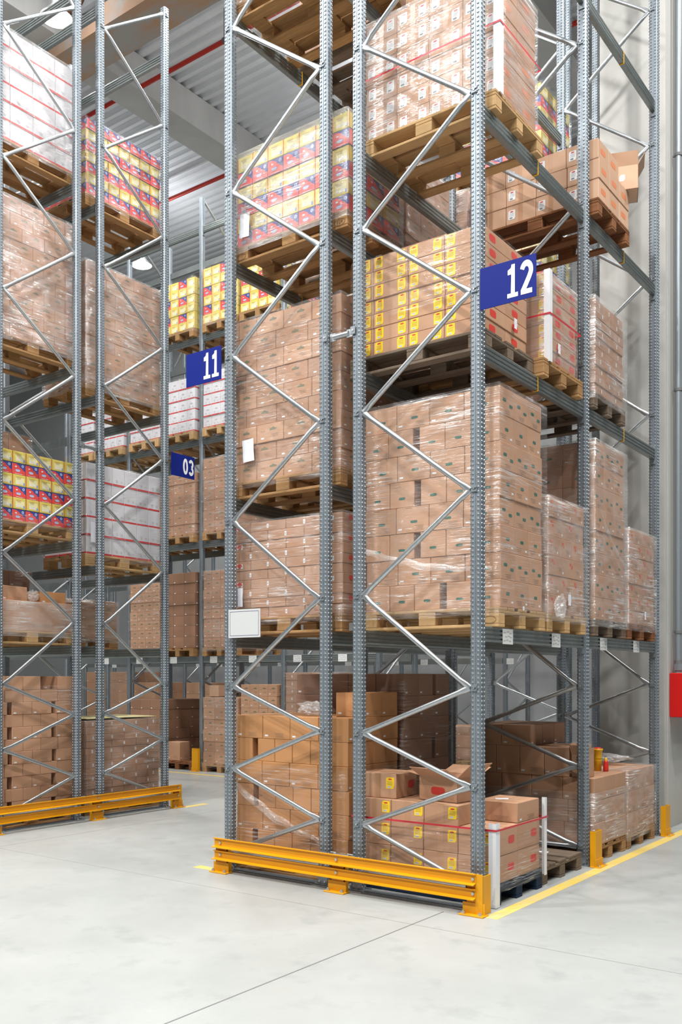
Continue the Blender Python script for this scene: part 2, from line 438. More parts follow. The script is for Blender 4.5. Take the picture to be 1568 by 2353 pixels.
def spacer(p, q, z, label):
    root = empty('row_spacer', (p[0], p[1], z)); d = Vector((q[0]-p[0], q[1]-p[1], 0)); L = d.length; root.rotation_euler = (0, 0, math.atan2(d.y, d.x))
    b = MB(); a0, a1 = UW/2+.008, L-UW/2-.008
    b.tube((a0+.04, -.01, 0), (a1-.04, -.01, 0), .024, 'brace_steel', 12); b.box(a0, a0+.06, -.018, -.004, -.032, .032, 'brace_steel', .003); b.box(a1-.06, a1, -.018, -.004, -.032, .032, 'brace_steel', .003)
    add('tube', b.mesh('spacer_tube'), root)
    for x in (a0-.024, a1+.024):
        b = MB(); b.box(x-.022, x+.022, -UD/2-.016, -UD/2-.0085, -.03, .03, 'galvanised_steel', .001); b.tube((x, -UD/2-.012, 0), (x, -UD/2-.02, 0), .009, 'bolt_steel', 6, False); add('clamp_plate', b.mesh('clamp_plate'), root)
    tag(root, label, 'row spacer')
# beams -------------------------------------------------------------
BH = .11
def beam_mesh(L, near):
    b = MB(); w = .024
    def side(s):
        if not near: return [(s*w, 0), (s*w, BH)]
        r = []
        z = 0
        for k in range(3):
            z0 = .014+k*.031
            r += [(s*w, z0), (s*(w-.009), z0+.003), (s*(w-.009), z0+.013), (s*w, z0+.016)]
        return [(s*(w-.003), 0)]+r+[(s*w, BH-.004), (s*(w-.003), BH)]
    prof = side(1)+side(-1)[::-1]
    b.prism(prof, 'x', 0, L, 'beam_steel')
    return b.mesh('rail')
BM = {}
def conn_mesh():
    b = MB(); b.box(-.003, .003, -.028, .03, -.05, BH+.03, 'galvanised_steel', .001)
    for k in range(3): b.tube((-.003, .012, -.03+k*.065), (-.010, .012, -.03+k*.065), .007, 'bolt_steel', 6, False)
    return b.mesh('connector')
CONN = conn_mesh()
def label_mesh():
    b = MB(); b.box(-.085, .085, -.002, 0, -.010, BH-.008, 'beam_label')
    for (x, z) in ((-.05, .075), (0, .082), (.04, .07), (-.03, .045), (.015, .05), (.05, .042), (-.055, .015), (-.01, .02), (.035, .014)):
        b.box(x-.017, x+.017, -.0028, -.002, z-.004, z+.004, 'print_grey')
    return b.mesh('location_label')
LAB = label_mesh()
def strap_mesh():
    b = MB(); b.box(-.006, .006, -.027, -.0245, -.002, BH+.002, 'strap_yellow'); b.box(-.006, .006, -.027, .02, -.006, -.002, 'strap_yellow'); return b.mesh('yellow_strap')
STRAP = strap_mesh()
def beam(p, q, ztop, label, near=True, out=1, labels=(), straps=(), group=None):
    """p,q: upright centres; out: +1/-1 side (local -y is the outward face when out=1)"""
    d = Vector((q[0]-p[0], q[1]-p[1], 0)); L = d.length; half = UD/2 if True else 0
    a = half+.012; ln = L-2*a
    root = empty('rack_beam', (p[0], p[1], ztop-BH), math.atan2(d.y, d.x))
    k = (round(ln, 3), near)
    if k not in BM: BM[k] = beam_mesh(ln, near)
    add('rail', BM[k], root, (a, 0, 0))
    if near:
        add('connector', CONN, root, (a-.004, 0, 0)); o = add('connector', CONN, root, (L-a+.004, 0, 0), PI)
    for x in labels: add('location_label', LAB, root, (x, -.0245*out, 0), 0 if out > 0 else PI)['label'] = 'white location label'
    for x in straps: add('yellow_strap', STRAP, root, (x, 0, 0), 0 if out > 0 else PI)['label'] = 'yellow strap marker'
    tag(root, label, 'rack beam', group)
    return root

# positions
XA3, XA2, XA1, XA0 = .043, -.98, -1.303, -2.33
YF = .038
YC, YE = 1.978, 3.905
QY = [YF, 2.02, 4.86]
HR = 10.1
frame.bside = 1; frame.yo = -.022
rn = ['corner rack frame standing behind the near yellow barrier end and sign twelve', 'rack frame in the middle of the near row beside the part-emptied pallet', 'rack frame at the concrete column end of the near row']
for y, lb in zip((YF, YC, YE), rn):
    frame.bside = -1; frame.yo = .022
    frame((XA3, y), (-1, 0), XA3-XA2, HR, lb)
frame.bside = 1; frame.yo = -.022
qn = ['rack frame carrying the eleven sign and the blank white board', 'rack frame between the two bays of the inner row', 'dark rack frame closing the far end of the inner row']
for y, lb in zip(QY, qn): frame((XA0, y), (1, 0), XA1-XA0, HR, lb)
for z, t in ((.235, 'low'), (4.30, 'middle height'), (8.9, 'high')): spacer((XA1, YF), (XA2, YF), z, 'short tubular row spacer tying the two near frames together, %s one' % t)
root = empty('racking_upright', (-.965, 4.90, 0)); add('post', upright(HR), root, (0, 0, .008)); add('foot_plate', FOOT, root); tag(root, 'single dark rack upright beside the concrete column', 'rack upright')
LV_R = [2.0, 4.0, 5.7, 7.6]; LV_Q = [2.0, 3.17, 5.2, 7.3]
lvw = ['first', 'second', 'third', 'fourth', 'fifth']
for li, z in enumerate(LV_R):
    for bi, (ya, yb) in enumerate(((YF, YC), (YC, YE))):
        bay = ('corner bay', 'column bay')[bi]
        beam((XA3, ya), (XA3, yb), z, 'ribbed steel beam on the aisle side of the near row, %s level, %s' % (lvw[li], bay), labels=(.42, 1.30) if li == 0 else (), straps=() if li == 0 else (.95,))
        beam((XA2, ya), (XA2, yb), z, 'ribbed steel beam at the back of the near row, %s level, %s' % (lvw[li], bay))
for li, z in enumerate(LV_Q):
    for bi, (ya, yb) in enumerate(((QY[0], QY[1]), (QY[1], QY[2]))):
        bay = ('corner bay', 'far bay')[bi]
        beam((XA0, ya), (XA0, yb), z, 'steel beam on the outer side of the inner row, %s level, %s' % (lvw[li], bay), straps=(.95,) if li > 1 else ())
        beam((XA1, ya), (XA1, yb), z, 'steel beam along the back of the inner row, %s level, %s' % (lvw[li], bay))
# left-hand racks (end frames face the aisle)
XL = -5.60
YL3, YL2, YL1, YL0 = 2.33, 1.31, .978, -.04
HL = 10.05
for i, x in enumerate((XL, XL-1.87)):
    nr = i == 0
    t = ('end', 'next')[i]
    frame.bside = -1; frame.yo = .022
    frame((x, YL3), (0, -1), YL3-YL2, HL, ('end frame of the opposite rack beside the oh-three sign', 'second frame of the opposite rack, behind its end frame by oh-three sign')[i], nr)
    frame.bside = -1; frame.yo = -.022
    f = frame((x, YL0), (0, 1), YL1-YL0, HL, ('end frame of the opposite rack at the picture edge', 'second frame behind the one at the picture edge')[i], nr)
for z, t in ((.235, 'low'), (4.30, 'middle height'), (9.9, 'topmost')):
    root = spacer((XL, YL1), (XL, YL2), z, 'tubular row spacer between the two opposite end frames, %s one' % t)
LV_N = [2.0, 3.2, 5.2, 7.3, 9.5]; LV_M = [2.0, 2.95, 4.95, 7.2, 9.5]
for li in range(5):
    for bi in range(2):
        xa, xb = XL-1.87*(bi+1), XL-1.87*bi
        bay = ('end bay', 'second bay')[bi]
        for yy, nm, LV in ((YL0, 'near side of the opposite rack', LV_N), (YL1, 'inner near line of the opposite rack', LV_N), (YL2, 'inner far line of the opposite rack', LV_M), (YL3, 'far side of the opposite rack', LV_M)):
            if bi and yy == YL0: continue
            beam((xa, yy), (xb, yy), LV[li], 'steel beam, %s, %s level, %s' % (nm, lvw[li], bay), near=bi == 0, out=1)
# rack beyond the aisle
XB = [-12.2, -10.35, -8.46, -6.6, -4.73]; YB0, YB1 = 5.88, 6.90
LV_B = [2.0, 4.0, 5.8, 7.6, 9.5]
for i, x in enumerate(XB):
    frame.bside = 1; frame.yo = 0
    frame((x, YB0), (0, 1), YB1-YB0, 10.0, '%s frame of the far rack, counted along it towards the near racks' % ('first', 'second', 'third', 'fourth', 'fifth')[i], near=False)
    root = add('rack_upright', upright(10.0, True), None, (x, YB0-.001, .008)) if False else None
for li, z in enumerate(LV_B):
    for i in range(4):
        for k, yy in enumerate((YB0, YB1)):
            beam((XB[i], yy), (XB[i+1], yy), z, '%s beam of the far rack, %s level, %s bay' % (('front', 'rear')[k], lvw[li], NTH[i]), near=(k == 0 and i in (1, 2, 3)), out=1, labels=(.3, 1.2) if li == 0 and k == 0 else ())
for i, (xa, za, xb, zb) in enumerate(((-10.35, 7.7, -8.46, 9.9), (-8.46, 9.9, -6.6, 7.7))):
    b = MB(); yq = YB1+.10+i*.06; b.tube((xa, yq, za), (xb, yq, zb), .022, 'brace_steel', 8); o = add('tie_rod', b.mesh('tie_rod')); tag(o, ['diagonal tie rod behind the far rack, rising to the slim post', 'diagonal tie rod behind the far rack, falling from the slim post'][i], 'tie rod')
# farthest rack
XC = [-17.4, -15.5, -13.6, -11.7, -9.8, -7.9, -6.0, -4.9]; YC0 = 10.46
for i, x in enumerate(XC):
    frame.yo = 0; frame((x, YC0), (0, 1), 1.0, 10.0, '%s frame of the farthest rack, counted towards the grey wall' % NTH[i], near=False)
for i in range(7):
    for li, z in enumerate((2.0, 4.0, 5.8)):
        beam((XC[i], YC0), (XC[i+1], YC0), z, 'front beam of the farthest rack, %s level, %s bay' % (lvw[li], NTH[i]), near=False, out=1, labels=(.5, 1.2) if li == 0 else ())
# floor channels between the upright feet
for (a, c, ax, lb) in ((XA0, XA1, 'x', 'flat grey steel floor channel under the floor stack behind the barrier'), (XA2, XA3, 'x', 'flat grey steel floor channel under the part-emptied pallet'), (YL0, YL1, 'y', 'flat grey steel floor channel of the opposite frames, nearer the picture edge'), (YL2, YL3, 'y', 'flat grey steel floor channel of the opposite frames, aisle end')):
    b = MB()
    prof = [(-.055, 0), (-.055, .006), (-.02, .006), (-.02, .003), (-.012, .003), (-.012, .014), (0, .014), (0, .003), (.03, .003), (.03, .012), (.05, .012), (.05, 0)]
    if ax == 'y': prof = [(XL-p, q) for p, q in prof]
    b.prism(prof, ax, a+.08, c-.08, 'galvanised_steel')
    o = add('floor_channel', b.mesh('floor_channel')); tag(o, lb, 'floor channel')

# ------------------------------------------------------------------ yellow barriers
def rail_prof(z0, z1):
    return [(0, z0-.004), (-.05, z0-.012), (-.05, z0-.006), (-.012, z0+.002), (-.012, z1-.006), (-.03, z1), (-.03, z1+.006), (0, z1+.004)]
def barrier(loc, rz, L, mids, label):
    root = empty('guard_barrier', loc, rz)
    for z0, z1 in ((.222, .282), (.122, .178)):
        b = MB(); b.prism(rail_prof(z0, z1), 'x', .0, L-.05, 'yellow_paint'); add('rail', b.mesh('guard_rail'), root)
    def post(x, w, end):
        b = MB()
        b.box(x, x+w, .001, .008, .001, .268, 'yellow_paint'); b.box(x, x+.007, .001, .055, .001, .27, 'yellow_paint'); b.box(x+w-.007, x+w, .001, .125 if end else .055, .001, .27, 'yellow_paint')
        b.box(x-.03, x+w+.03, -.055, .035, 0, .010, 'yellow_paint', .002); b.box(x-.02, x+w+.02, -.006, .0005, .01, .085, 'yellow_paint')
        add('post', b.mesh('guard_post'), root)
        for xx in (x+.0, x+w):
            b = MB(); b.tube((xx, -.035, .010), (xx, -.035, .026), .013, 'bolt_steel', 6, False); b.tube((xx, -.035, .026), (xx, -.035, .034), .007, 'bolt_steel', 8); add('bolt', b.mesh('bolt'), root)['label'] = 'steel floor bolt'
        for z in (.15, .25):
            b = MB(); b.tube((x+w/2, -.012, z), (x+w/2, -.022, z), .012, 'bolt_steel', 6, False); add('bolt', b.mesh('bolt'), root)['label'] = 'steel rail bolt'
    post(.005, .13, 0); post(L-.135, .13, 1)
    for m in mids: post(m-.065, .13, 0)
    b = MB(); b.box(L-.055, L-.001, -.008, -.001, .001, .285, 'yellow_paint'); add('end_plate', b.mesh('end_plate'), root)
    tag(root, label, 'safety barrier')
barrier((-2.35, -.125, 0), 0, 2.52, [1.28], 'yellow double-rail barrier bolted before the near rack')
barrier((XL+.165, YL0-.22, 0), PI/2, 2.72, [1.40], 'yellow double-rail barrier before the opposite rack')
def protector(x, y, rz, label, h=.31):
    b = MB(); b.box(-.075, .075, 0, .007, .008, h, 'yellow_paint'); b.box(-.075, -.068, .007, .05, .008, h, 'yellow_paint'); b.box(.068, .075, .007, .05, .008, h, 'yellow_paint')
    b.box(-.09, .09, -.045, .05, 0, .008, 'yellow_paint', .002); b.box(-.082, .082, -.006, 0, .008, .07, 'yellow_paint')
    root = empty('post_protector', (x, y, 0), rz); add('shell', b.mesh('protector_shell'), root)
    for xx in (-.06, .06):
        b = MB(); b.tube((xx, -.028, .008), (xx, -.028, .026), .011, 'bolt_steel', 6, False); add('bolt', b.mesh('bolt'), root)
    tag(root, label, 'post protector')
protector(.185, YC, PI/2, 'yellow steel post protector beside the empty grey pallet')
protector(.178, YE+.02, PI/2, 'yellow steel post protector next to the concrete column')
protector(-8.46, 5.70, 0, 'yellow steel post protector under the oh-three sign, at the far rack', .40)
protector(-4.9, 10.28, 0, 'small yellow post protector seen far off over the dark boxes', .42)

# ------------------------------------------------------------------ signs
def stroke(path, w, closed=False):
    pts = [Vector(p) for p in path]; n = len(pts); L, Rr = [], []
    for i in range(n):
        a = pts[(i-1) % n] if (closed or i) else pts[0]; c = pts[(i+1) % n] if (closed or i < n-1) else pts[-1]
        d = (c-a).normalized(); nn = Vector((-d.y, d.x))
        L.append(pts[i]+nn*w/2); Rr.append(pts[i]-nn*w/2)
    q = []
    for i in range(n if closed else n-1):
        j = (i+1) % n; q.append([L[i], Rr[i], Rr[j], L[j]])
    return q
def arc(cx, cy, rx, ry, a0, a1, n=14): return [(cx+rx*math.cos(math.radians(a0+(a1-a0)*i/n)), cy+ry*math.sin(math.radians(a0+(a1-a0)*i/n))) for i in range(n+1)]
def digit(ch):
    if ch == '1': return [[(.06, 0), (.54, 0), (.54, .13), (.06, .13)], [(.22, .13), (.40, .13), (.40, 1), (.25, 1)], [(.08, .70), (.24, .70), (.25, 1.0), (.22, .90), (.08, .84)]]
    w = .19
    if ch == '0': return stroke(arc(.28, .5, .20, .42, 0, 354, 30), w, True)
    if ch == '2':
        p = arc(.28, .70, .20, .22, 165, -20, 14)+[(.40, .50), (.27, .31), (.12, .10)]
        return stroke(p, w)+[[(.03, 0), (.53, 0), (.53, .15), (.03, .15)]]
    if ch == '3':
        return stroke(arc(.24, .715, .20, .205, 160, -80, 14), w)+stroke(arc(.24, .275, .21, .20, 82, -160, 16), w)
def sign(loc, rz, text, w, h, xs, dh, label):
    root = empty('aisle_sign', loc, rz); b = MB(); b.box(0, w, 0, .006, 0, h, 'sign_blue', .001); add('panel', b.mesh('sign_panel'), root)['label'] = 'blue panel'
    for ch, x in zip(text, xs):
        b = MB(); z0 = (h-dh)/2; sc = dh
        for qi, q in enumerate(digit(ch)):
            b.faces([(x+p[0]*sc*.74, -.0012-.00006*qi, z0+p[1]*sc) for p in q], [tuple(range(len(q)))], 'sign_white')
        add('numeral', b.mesh('numeral'), root)['label'] = 'white numeral'
    tag(root, label, 'aisle sign')
sign((.09, -.02, 4.195), 0, '12', .422, .288, (.200, .306), .225, 'blue sign with white number 12 on the corner upright')
sign((-2.807, -.02, 4.185), 0, '11', .422, .288, (.205, .305), .225, 'blue sign with white number 11 beside the dented brown stack')
sign((-5.55, 2.395, 4.195), PI/2, '03', .41, .288, (.205, .31), .20, 'blue sign with white number 03 on the opposite rack')
root = empty('sign_board', (-2.29, -.03, 1.967)); b = MB(); b.box(0, .357, 0, .005, 0, .238, 'board_white', .001); add('panel', b.mesh('board_panel'), root)
b = MB()
for (x0, x1, z0, z1) in ((.018, .339, .017, .0195), (.018, .339, .2185, .221), (.018, .0205, .017, .221), (.3365, .339, .017, .221)): b.box(x0, x1, -.0012, -.0002, z0, z1, 'navy_line')
add('border_line', b.mesh('border_line'), root); tag(root, 'blank white board with thin navy border on the upright', 'sign board')

# ------------------------------------------------------------------ pallets
def pal_parts(tone):
    b = MB()
    for y, w in ((-.3275, .145), (-.19, .10), (0, .145), (.19, .10), (.3275, .145)): b.box(-.6, .6, y-w/2, y+w/2, .122, .144, tone, .003)
    for x in (-.5275, 0, .5275): b.box(x-.0725, x+.0725, -.4, .4, .1, .1215, tone, .003)
    deck = b.mesh('deck')
    b = MB(); b.box(-.0725, .0725, -.05, .05, 0, .0775, tone, .004); bl = b.mesh('block')
    b = MB(); b.box(-.6, .6, -.05, .05, 0, .022, tone, .003); bb = b.mesh('bottom_board')
    b = MB(); b.box(-.0725, .0725, -.052, -.0505, .02, .06, tone)
    return deck, bl, bb
PAL = {}
def pallet(x, y, z, rz, tone, label, near=True, group=None):
    if (tone, near) not in PAL:
        if near: PAL[(tone, near)] = pal_parts(tone)
        else:
            b = MB()
            for yy, w in ((-.3275, .145), (-.19, .10), (0, .145), (.19, .10), (.3275, .145)): b.box(-.6, .6, yy-w/2, yy+w/2, .122, .144, tone)
            for xx in (-.5275, 0, .5275):
                b.box(xx-.0725, xx+.0725, -.4, .4, .1, .1215, tone)
                for yy in (-.35, 0, .35): b.box(xx-.0725, xx+.0725, yy-.05, yy+.05, .022, .1, tone)
            for yy in (-.35, 0, .35): b.box(-.6, .6, yy-.05, yy+.05, 0, .022, tone)
            PAL[(tone, near)] = b.mesh('pallet')
    if not near:
        o = add('pallet', PAL[(tone, near)], None, (x, y, z+.0005), rz); return tag(o, label, 'pallet', group)
    deck, bl, bb = PAL[(tone, near)]
    root = empty('pallet', (x, y, z+.0005), rz)
    add('deck', deck, root)
    for yy in (-.35, 0, .35):
        add('bottom_board', bb, root, (0, yy, 0))
        for xx in (-.5275, 0, .5275): add('block', bl, root, (xx, yy, .0222))
    return tag(root, label, 'pallet', group)

# ------------------------------------------------------------------ boxes
def face_pt(face, u, v, sx, sy, sz, off):
    if face == 'F': return (-sx/2+u*sx, -sy/2-off, v*sz)
    if face == 'R': return (sx/2+off, -sy/2+u*sy, v*sz)
    if face == 'L': return (-sx/2-off, sy/2-u*sy, v*sz)
    if face == 'B': return (sx/2-u*sx, sy/2+off, v*sz)
    if face == 'T': return (-sx/2+u*sx, -sy/2+v*sy, sz+off)
def fdim(face, sx, sy, sz): return {'F': (sx, sz), 'B': (sx, sz), 'R': (sy, sz), 'L': (sy, sz), 'T': (sx, sy)}[face]
SHAPES = {
 'rect': [(-.5, -.5), (.5, -.5), (.5, .5), (-.5, .5)],
 'round': [(.5*(abs(math.cos(a))**.5)*(1 if math.cos(a) > 0 else -1), .5*(abs(math.sin(a))**.5)*(1 if math.sin(a) > 0 else -1)) for a in [PI/10*i for i in range(20)]],
 'oval': [(.5*math.cos(PI/8*i), .5*math.sin(PI/8*i)) for i in range(16)],
 'trap': [(-.38, -.5), (.38, -.5), (.5, .5), (-.5, .5)],
 'crest': [(-.5, -.3), (.5, -.3), (.5, .1), (.2, .2), (0, .5), (-.2, .2), (-.5, .1)],
 'hill': [(-.5, -.5), (.5, -.5), (.5, -.14), (.38, -.08), (.26, .10), (.12, .16), (.04, .34), (-.10, .40), (-.16, .5), (-.5, .5)],
 'leaf': [(-.5, -.5), (.2, -.5), (.5, -.2), (.5, .5), (-.2, .5), (-.5, .2)],
}
def decal(b, face, u, v, w, h, mat, shape, dims, off=.0009):
    fw, fh = fdim(face, *dims)
    w, h = min(w, fw*.985), min(h, fh*.985)
    pts = [face_pt(face, u+p[0]*w/fw, v+p[1]*h/fh, *dims, off) for p in SHAPES[shape]]
    b.faces(pts, [tuple(range(len(pts)))], mat)
def lines(face, u, v, w, n, pitch, mat='ink', th=.0035, dims=None):
    r = []
    fw, fh = fdim(face, *dims)
    for i in range(n): r.append((face, u+((i*37) % 5-2)*.006, v-i*pitch/fh, w*(1-.13*((i*7) % 3)), th, mat, 'rect'))
    return r
def spec(kind, var, d):
    """base material, decals and stickers of one kind of carton"""
    sx, sy, sz = d; D, St = [], []
    if kind == 'yellow_labelled_box':
        base = 'cardboard'; D += [('F', .5, .5, .05, 9, 'tape', 'rect')] if var == 2 else []; D += [('R', .42 if var < 2 else .72, .5, .10, min(.06, sz*.5), 'red_mark', 'round'), ('T', .5, .5, 9, .05, 'tape', 'rect')]
        h = min(.088, sz*.80)
        St = [('F', .17, .56, h*.82, h, 'y'), ('F', .82, .56, h*.82, h, 'y')] if sx > .24 else [('F', .70, .56, h*.82, h, 'y')]
        if var == 2: St = [('F', .84 if var else .2, .62, h*.82, h, 'y')]
    elif kind == 'white_labelled_box':
        base = 'cardboard' if var < 2 else 'cardboard_pale'; h = min(.085, sz*.6)
        D += [('R', .45, .5, .12, .05, 'orange_mark', 'round'), ('F', .5, .5, .045, 9, 'tape', 'rect')]
        St = [('F', .2, .52, h*.8, h, 'w')] + ([('F', .8, .52, h*.8, h, 'w')] if var < 2 else [])
    elif kind == 'green_marked_box':
        base = 'cardboard'
        if var == 0:
            D += [('F', .55, .42, .062, .02, 'green_mark', 'round'), ('F', .12, .16, .034, .012, 'white_sticker', 'rect'), ('R', .3, .55, .055, .024, 'green_mark', 'round'), ('R', .75, .4, .055, .024, 'green_mark', 'round')]
            D += lines('F', .72, .26, .08, 4, .011, 'ink_light', .003, d)
            D += lines('F', .4, .96, .06, 1, .01, 'ink', .003, d)+lines('R', .5, .2, .10, 3, .012, 'ink_light', .003, d)
        else:
            D += [('F', .5, .36, .058, .02, 'green_mark', 'round'), ('R', .5, .5, .055, .024, 'green_mark', 'round'), ('F', .5, .5, .0035, 9, 'ink_light', 'rect') if False else ('R', .8, .2, .03, .015, 'white_sticker', 'rect')]
            D += lines('R', .3, .28, .09, 3, .012, 'ink_light', .003, d)
    elif kind in ('crested_box', 'logo_box'):
        base = 'cardboard_rose' if var < 2 else 'cardboard'
        for f in 'FR':
            D += [(f, .62, .68, .075, .035, 'crest_ink', 'crest'), (f, .22, .22, .032, .012, 'white_sticker', 'rect')]
            D += lines(f, .70, .40, .07, 3, .010, 'ink_light', .003, d)+lines(f, .25, .6, .05, 1, .01, 'ink_light', .004, d)
    elif kind == 'strawberry_carton':
        base = 'cardboard_rose'; D += [('F', .5, .5, .020, .036, 'white_sticker', 'rect'), ('F', .5, .5, .009, .016, 'print_grey', 'rect')]
        if var == 1:
            D += [('R', .45, .55, .16, sz*.55, 'carton_white', 'trap'), ('R', .31, .5, .05, .035, 'red_mark', 'oval'), ('R', .58, .5, .05, .035, 'red_mark', 'oval')]
        elif var == 3: D += [('R', .5, .5, .022, .036, 'white_sticker', 'rect'), ('R', .5, .5, .010, .016, 'print_grey', 'rect'), ('F', .45, .55, .15, sz*.55, 'carton_white', 'trap'), ('F', .35, .5, .045, .03, 'red_mark', 'oval'), ('F', .58, .5, .03, .03, 'carton_yellow', 'oval')]
        elif var == 4: D += [('R', .3, .6, .06, .042, 'red_mark', 'oval'), ('R', .62, .5, .06, sz*.6, 'carton_white', 'trap')]
        elif var == 2:
            D += [('F', .16, .58, .055, .03, 'red_mark', 'oval'), ('F', .36, .58, .055, .03, 'red_mark', 'oval'), ('F', .26, .55, .025, .04, 'carton_white', 'trap'), ('R', .3, .6, .05, .04, 'red_mark', 'oval')]
        else: D += [('R', .5, .5, .020, .036, 'white_sticker', 'rect')]
    elif kind == 'printed_carton':
        if var == 0:
            base = 'carton_yellow'
            for f in 'FR':
                fw = fdim(f, *d)[0]
                D += [(f, .55, .42, fw*.68, sz*.58, 'carton_pale', 'rect'), (f, .012, .5, .006, 9, 'carton_red', 'rect'), (f, .86, .22, .018, .028, 'carton_sky', 'rect')]
                D += [(f, .34, .3, .016, .022, 'carton_white', 'rect'), (f, .50, .28, .014, .020, 'carton_white', 'rect'), (f, .64, .32, .018, .028, 'carton_white', 'rect')]
                D += lines(f, .45, .78, fw*.42, 3, .011, 'ink_light', .0022, d)
        else:
            base = 'carton_blue'
            for f in 'FR':
                fw = fdim(f, *d)[0]
                D += [(f, .5, .46, 9, sz*.92, 'carton_tomato', 'hill'), (f, .82, .76, .030, .030, 'carton_white', 'oval'), (f, .82, .76, .023, .023, 'carton_sky', 'oval'),
                      (f, .30, .66, .022, .014, 'carton_white', 'rect'), (f, .44, .34, fw*.40, .030, 'carton_sky', 'oval'), (f, .44, .35, fw*.32, .008, 'carton_white', 'rect'), (f, .44, .25, fw*.26, .006, 'carton_white', 'rect')]
                D += [(f, .5, .045, fw*.55, .004, 'carton_white', 'rect')]
    elif kind == 'white_carton':
        base = 'carton_white'
        for f in 'FR':
            fw = fdim(f, *d)[0]
            D += [(f, .5, .055, 9, .022, 'carton_band', 'rect'), (f, .72, .055, fw*.22, .012, 'ink', 'rect')]
            D += lines(f, .35, .34, fw*.16, 3, .012, 'print_grey', .004, d)+lines(f, .75, .30, fw*.14, 2, .012, 'print_grey', .004, d)
            if var: D += [(f, .55, .60, fw*.3, .02, 'print_grey', 'crest')]
    elif kind == 'flower_printed_box':
        base = 'cardboard'
        for f in 'FR':
            D += [(f, .2, .74, .030, .022, 'red_mark', 'leaf'), (f, .28, .60, .024, .026, 'red_mark', 'leaf'), (f, .34, .80, .02, .02, 'orange_mark', 'leaf'), (f, .78, .2, .02, .018, 'white_sticker', 'rect')]
            D += lines(f, .62, .45, .07, 3, .011, 'ink_light', .003, d)
    else:
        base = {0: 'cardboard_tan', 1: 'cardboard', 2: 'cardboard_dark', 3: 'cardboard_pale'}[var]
        for f in 'FR':
            fw = fdim(f, *d)[0]
            if fw > .23 and var < 3: D += lines(f, .62, max(.24, .042/sz), fw*.34, 4, .010, 'ink_light', .0025, d)+[(f, .14, .14, .034, .014, 'white_sticker', 'rect')]
        D += [('T', .5, .5, .005, 9, 'ink_light', 'rect')]
    return base, D, St
STK = {}
def sticker(t, w, h):
    k = (t, round(w, 3), round(h, 3))
    if k in STK: return STK[k]
    b = MB(); base = {'y': 'yellow_sticker', 'w': 'white_sticker'}[t]
    def q(cx, cz, ww, hh, mat, sh, off):
        b.faces([(cx+p[0]*ww, -off, cz+p[1]*hh) for p in SHAPES[sh]], [tuple(range(len(SHAPES[sh])))], mat)
    pts = [(-.5, -.5), (.38, -.5), (.46, -.42), (.5, -.3), (.5, .5), (-.36, .5), (-.46, .42), (-.5, .3)]
    n = len(pts)
    vs = [(p[0]*w, -.0003, p[1]*h) for p in pts]+[(p[0]*w, -.0014, p[1]*h) for p in pts]
    b.faces(vs, [(i, (i+1) % n, n+(i+1) % n, n+i) for i in range(n)]+[tuple(range(n)), tuple(range(n, 2*n))], base)
    q(.0, h*.34, w*.5, h*.14, 'red_mark', 'oval', .0018)
    for i in range(4): q(-.02*w, h*(.16-.10*i), w*.66, h*.025, 'sticker_ink' if t == 'w' else 'ink_light', 'rect', .0018)
    q(-.1*w, -h*.34, w*.44, h*.16, 'white_sticker' if t == 'y' else 'sticker_ink', 'rect', .0018)
    for i in range(5): q(-.1*w+w*(i-2)*.08, -h*.34, w*.03, h*.13, 'bar_ink', 'rect', .0021)
    STK[k] = b.mesh('label_sticker'); return STK[k]
BX = {}
def box_mesh(kind, var, d):
    k = (kind, var, tuple(round(x, 3) for x in d))
    if k not in BX:
        base, D, St = spec(kind, var, d); b = MB()
        sx, sy, sz = d
        b.box(-sx/2, sx/2, -sy/2, sy/2, 0, sz, base, .004)
        for (f, u, v, w, h, m, sh) in D: decal(b, f, u, v, w, h, m, sh, d, .0008+.0003*(D.index((f, u, v, w, h, m, sh)) % 4 if kind == 'printed_carton' or kind == 'strawberry_carton' or kind == 'white_carton' else 0)*1.0+(.0004*len([1 for q in D[:D.index((f, u, v, w, h, m, sh))] if q[0] == f and abs(q[1]-u) < .25]) if kind in ('printed_carton', 'strawberry_carton', 'white_carton') else 0))
        BX[k] = (b.mesh(kind), St)
    return BX[k]
BOXES = []
def place_box(kind, var, d, loc, rz, label, cat, group, parts=True):
    me, St = box_mesh(kind, var, d)
    o = add(kind, me, None, loc, rz); BOXES.append((o, d))
    if parts:
        for (f, u, v, w, h, t) in St:
            p = face_pt(f, u, v, *d, .0)
            s = add('label_sticker', sticker(t, w, h), o, p, {'F': 0, 'R': PI/2}[f]); s['label'] = {'y': 'yellow sticker', 'w': 'white sticker'}[t]
    tag(o, label, cat, group)
    return o
CATS = {'yellow_labelled_box': 'box', 'white_labelled_box': 'box', 'green_marked_box': 'box', 'crested_box': 'box', 'strawberry_carton': 'carton', 'printed_carton': 'carton', 'white_carton': 'carton', 'flower_printed_box': 'box', 'cardboard_box': 'box', 'logo_box': 'box', 'shipping_carton': 'carton'}
LOOK = {'yellow_labelled_box': 'yellow-labelled box', 'white_labelled_box': 'white-labelled box', 'green_marked_box': 'green-marked box', 'crested_box': 'brown-crested box', 'logo_box': 'logo-printed box', 'strawberry_carton': 'shallow carton',
        'white_carton': 'white carton', 'flower_printed_box': 'red-printed box', 'cardboard_box': 'cardboard box', 'shipping_carton': 'plain carton'}

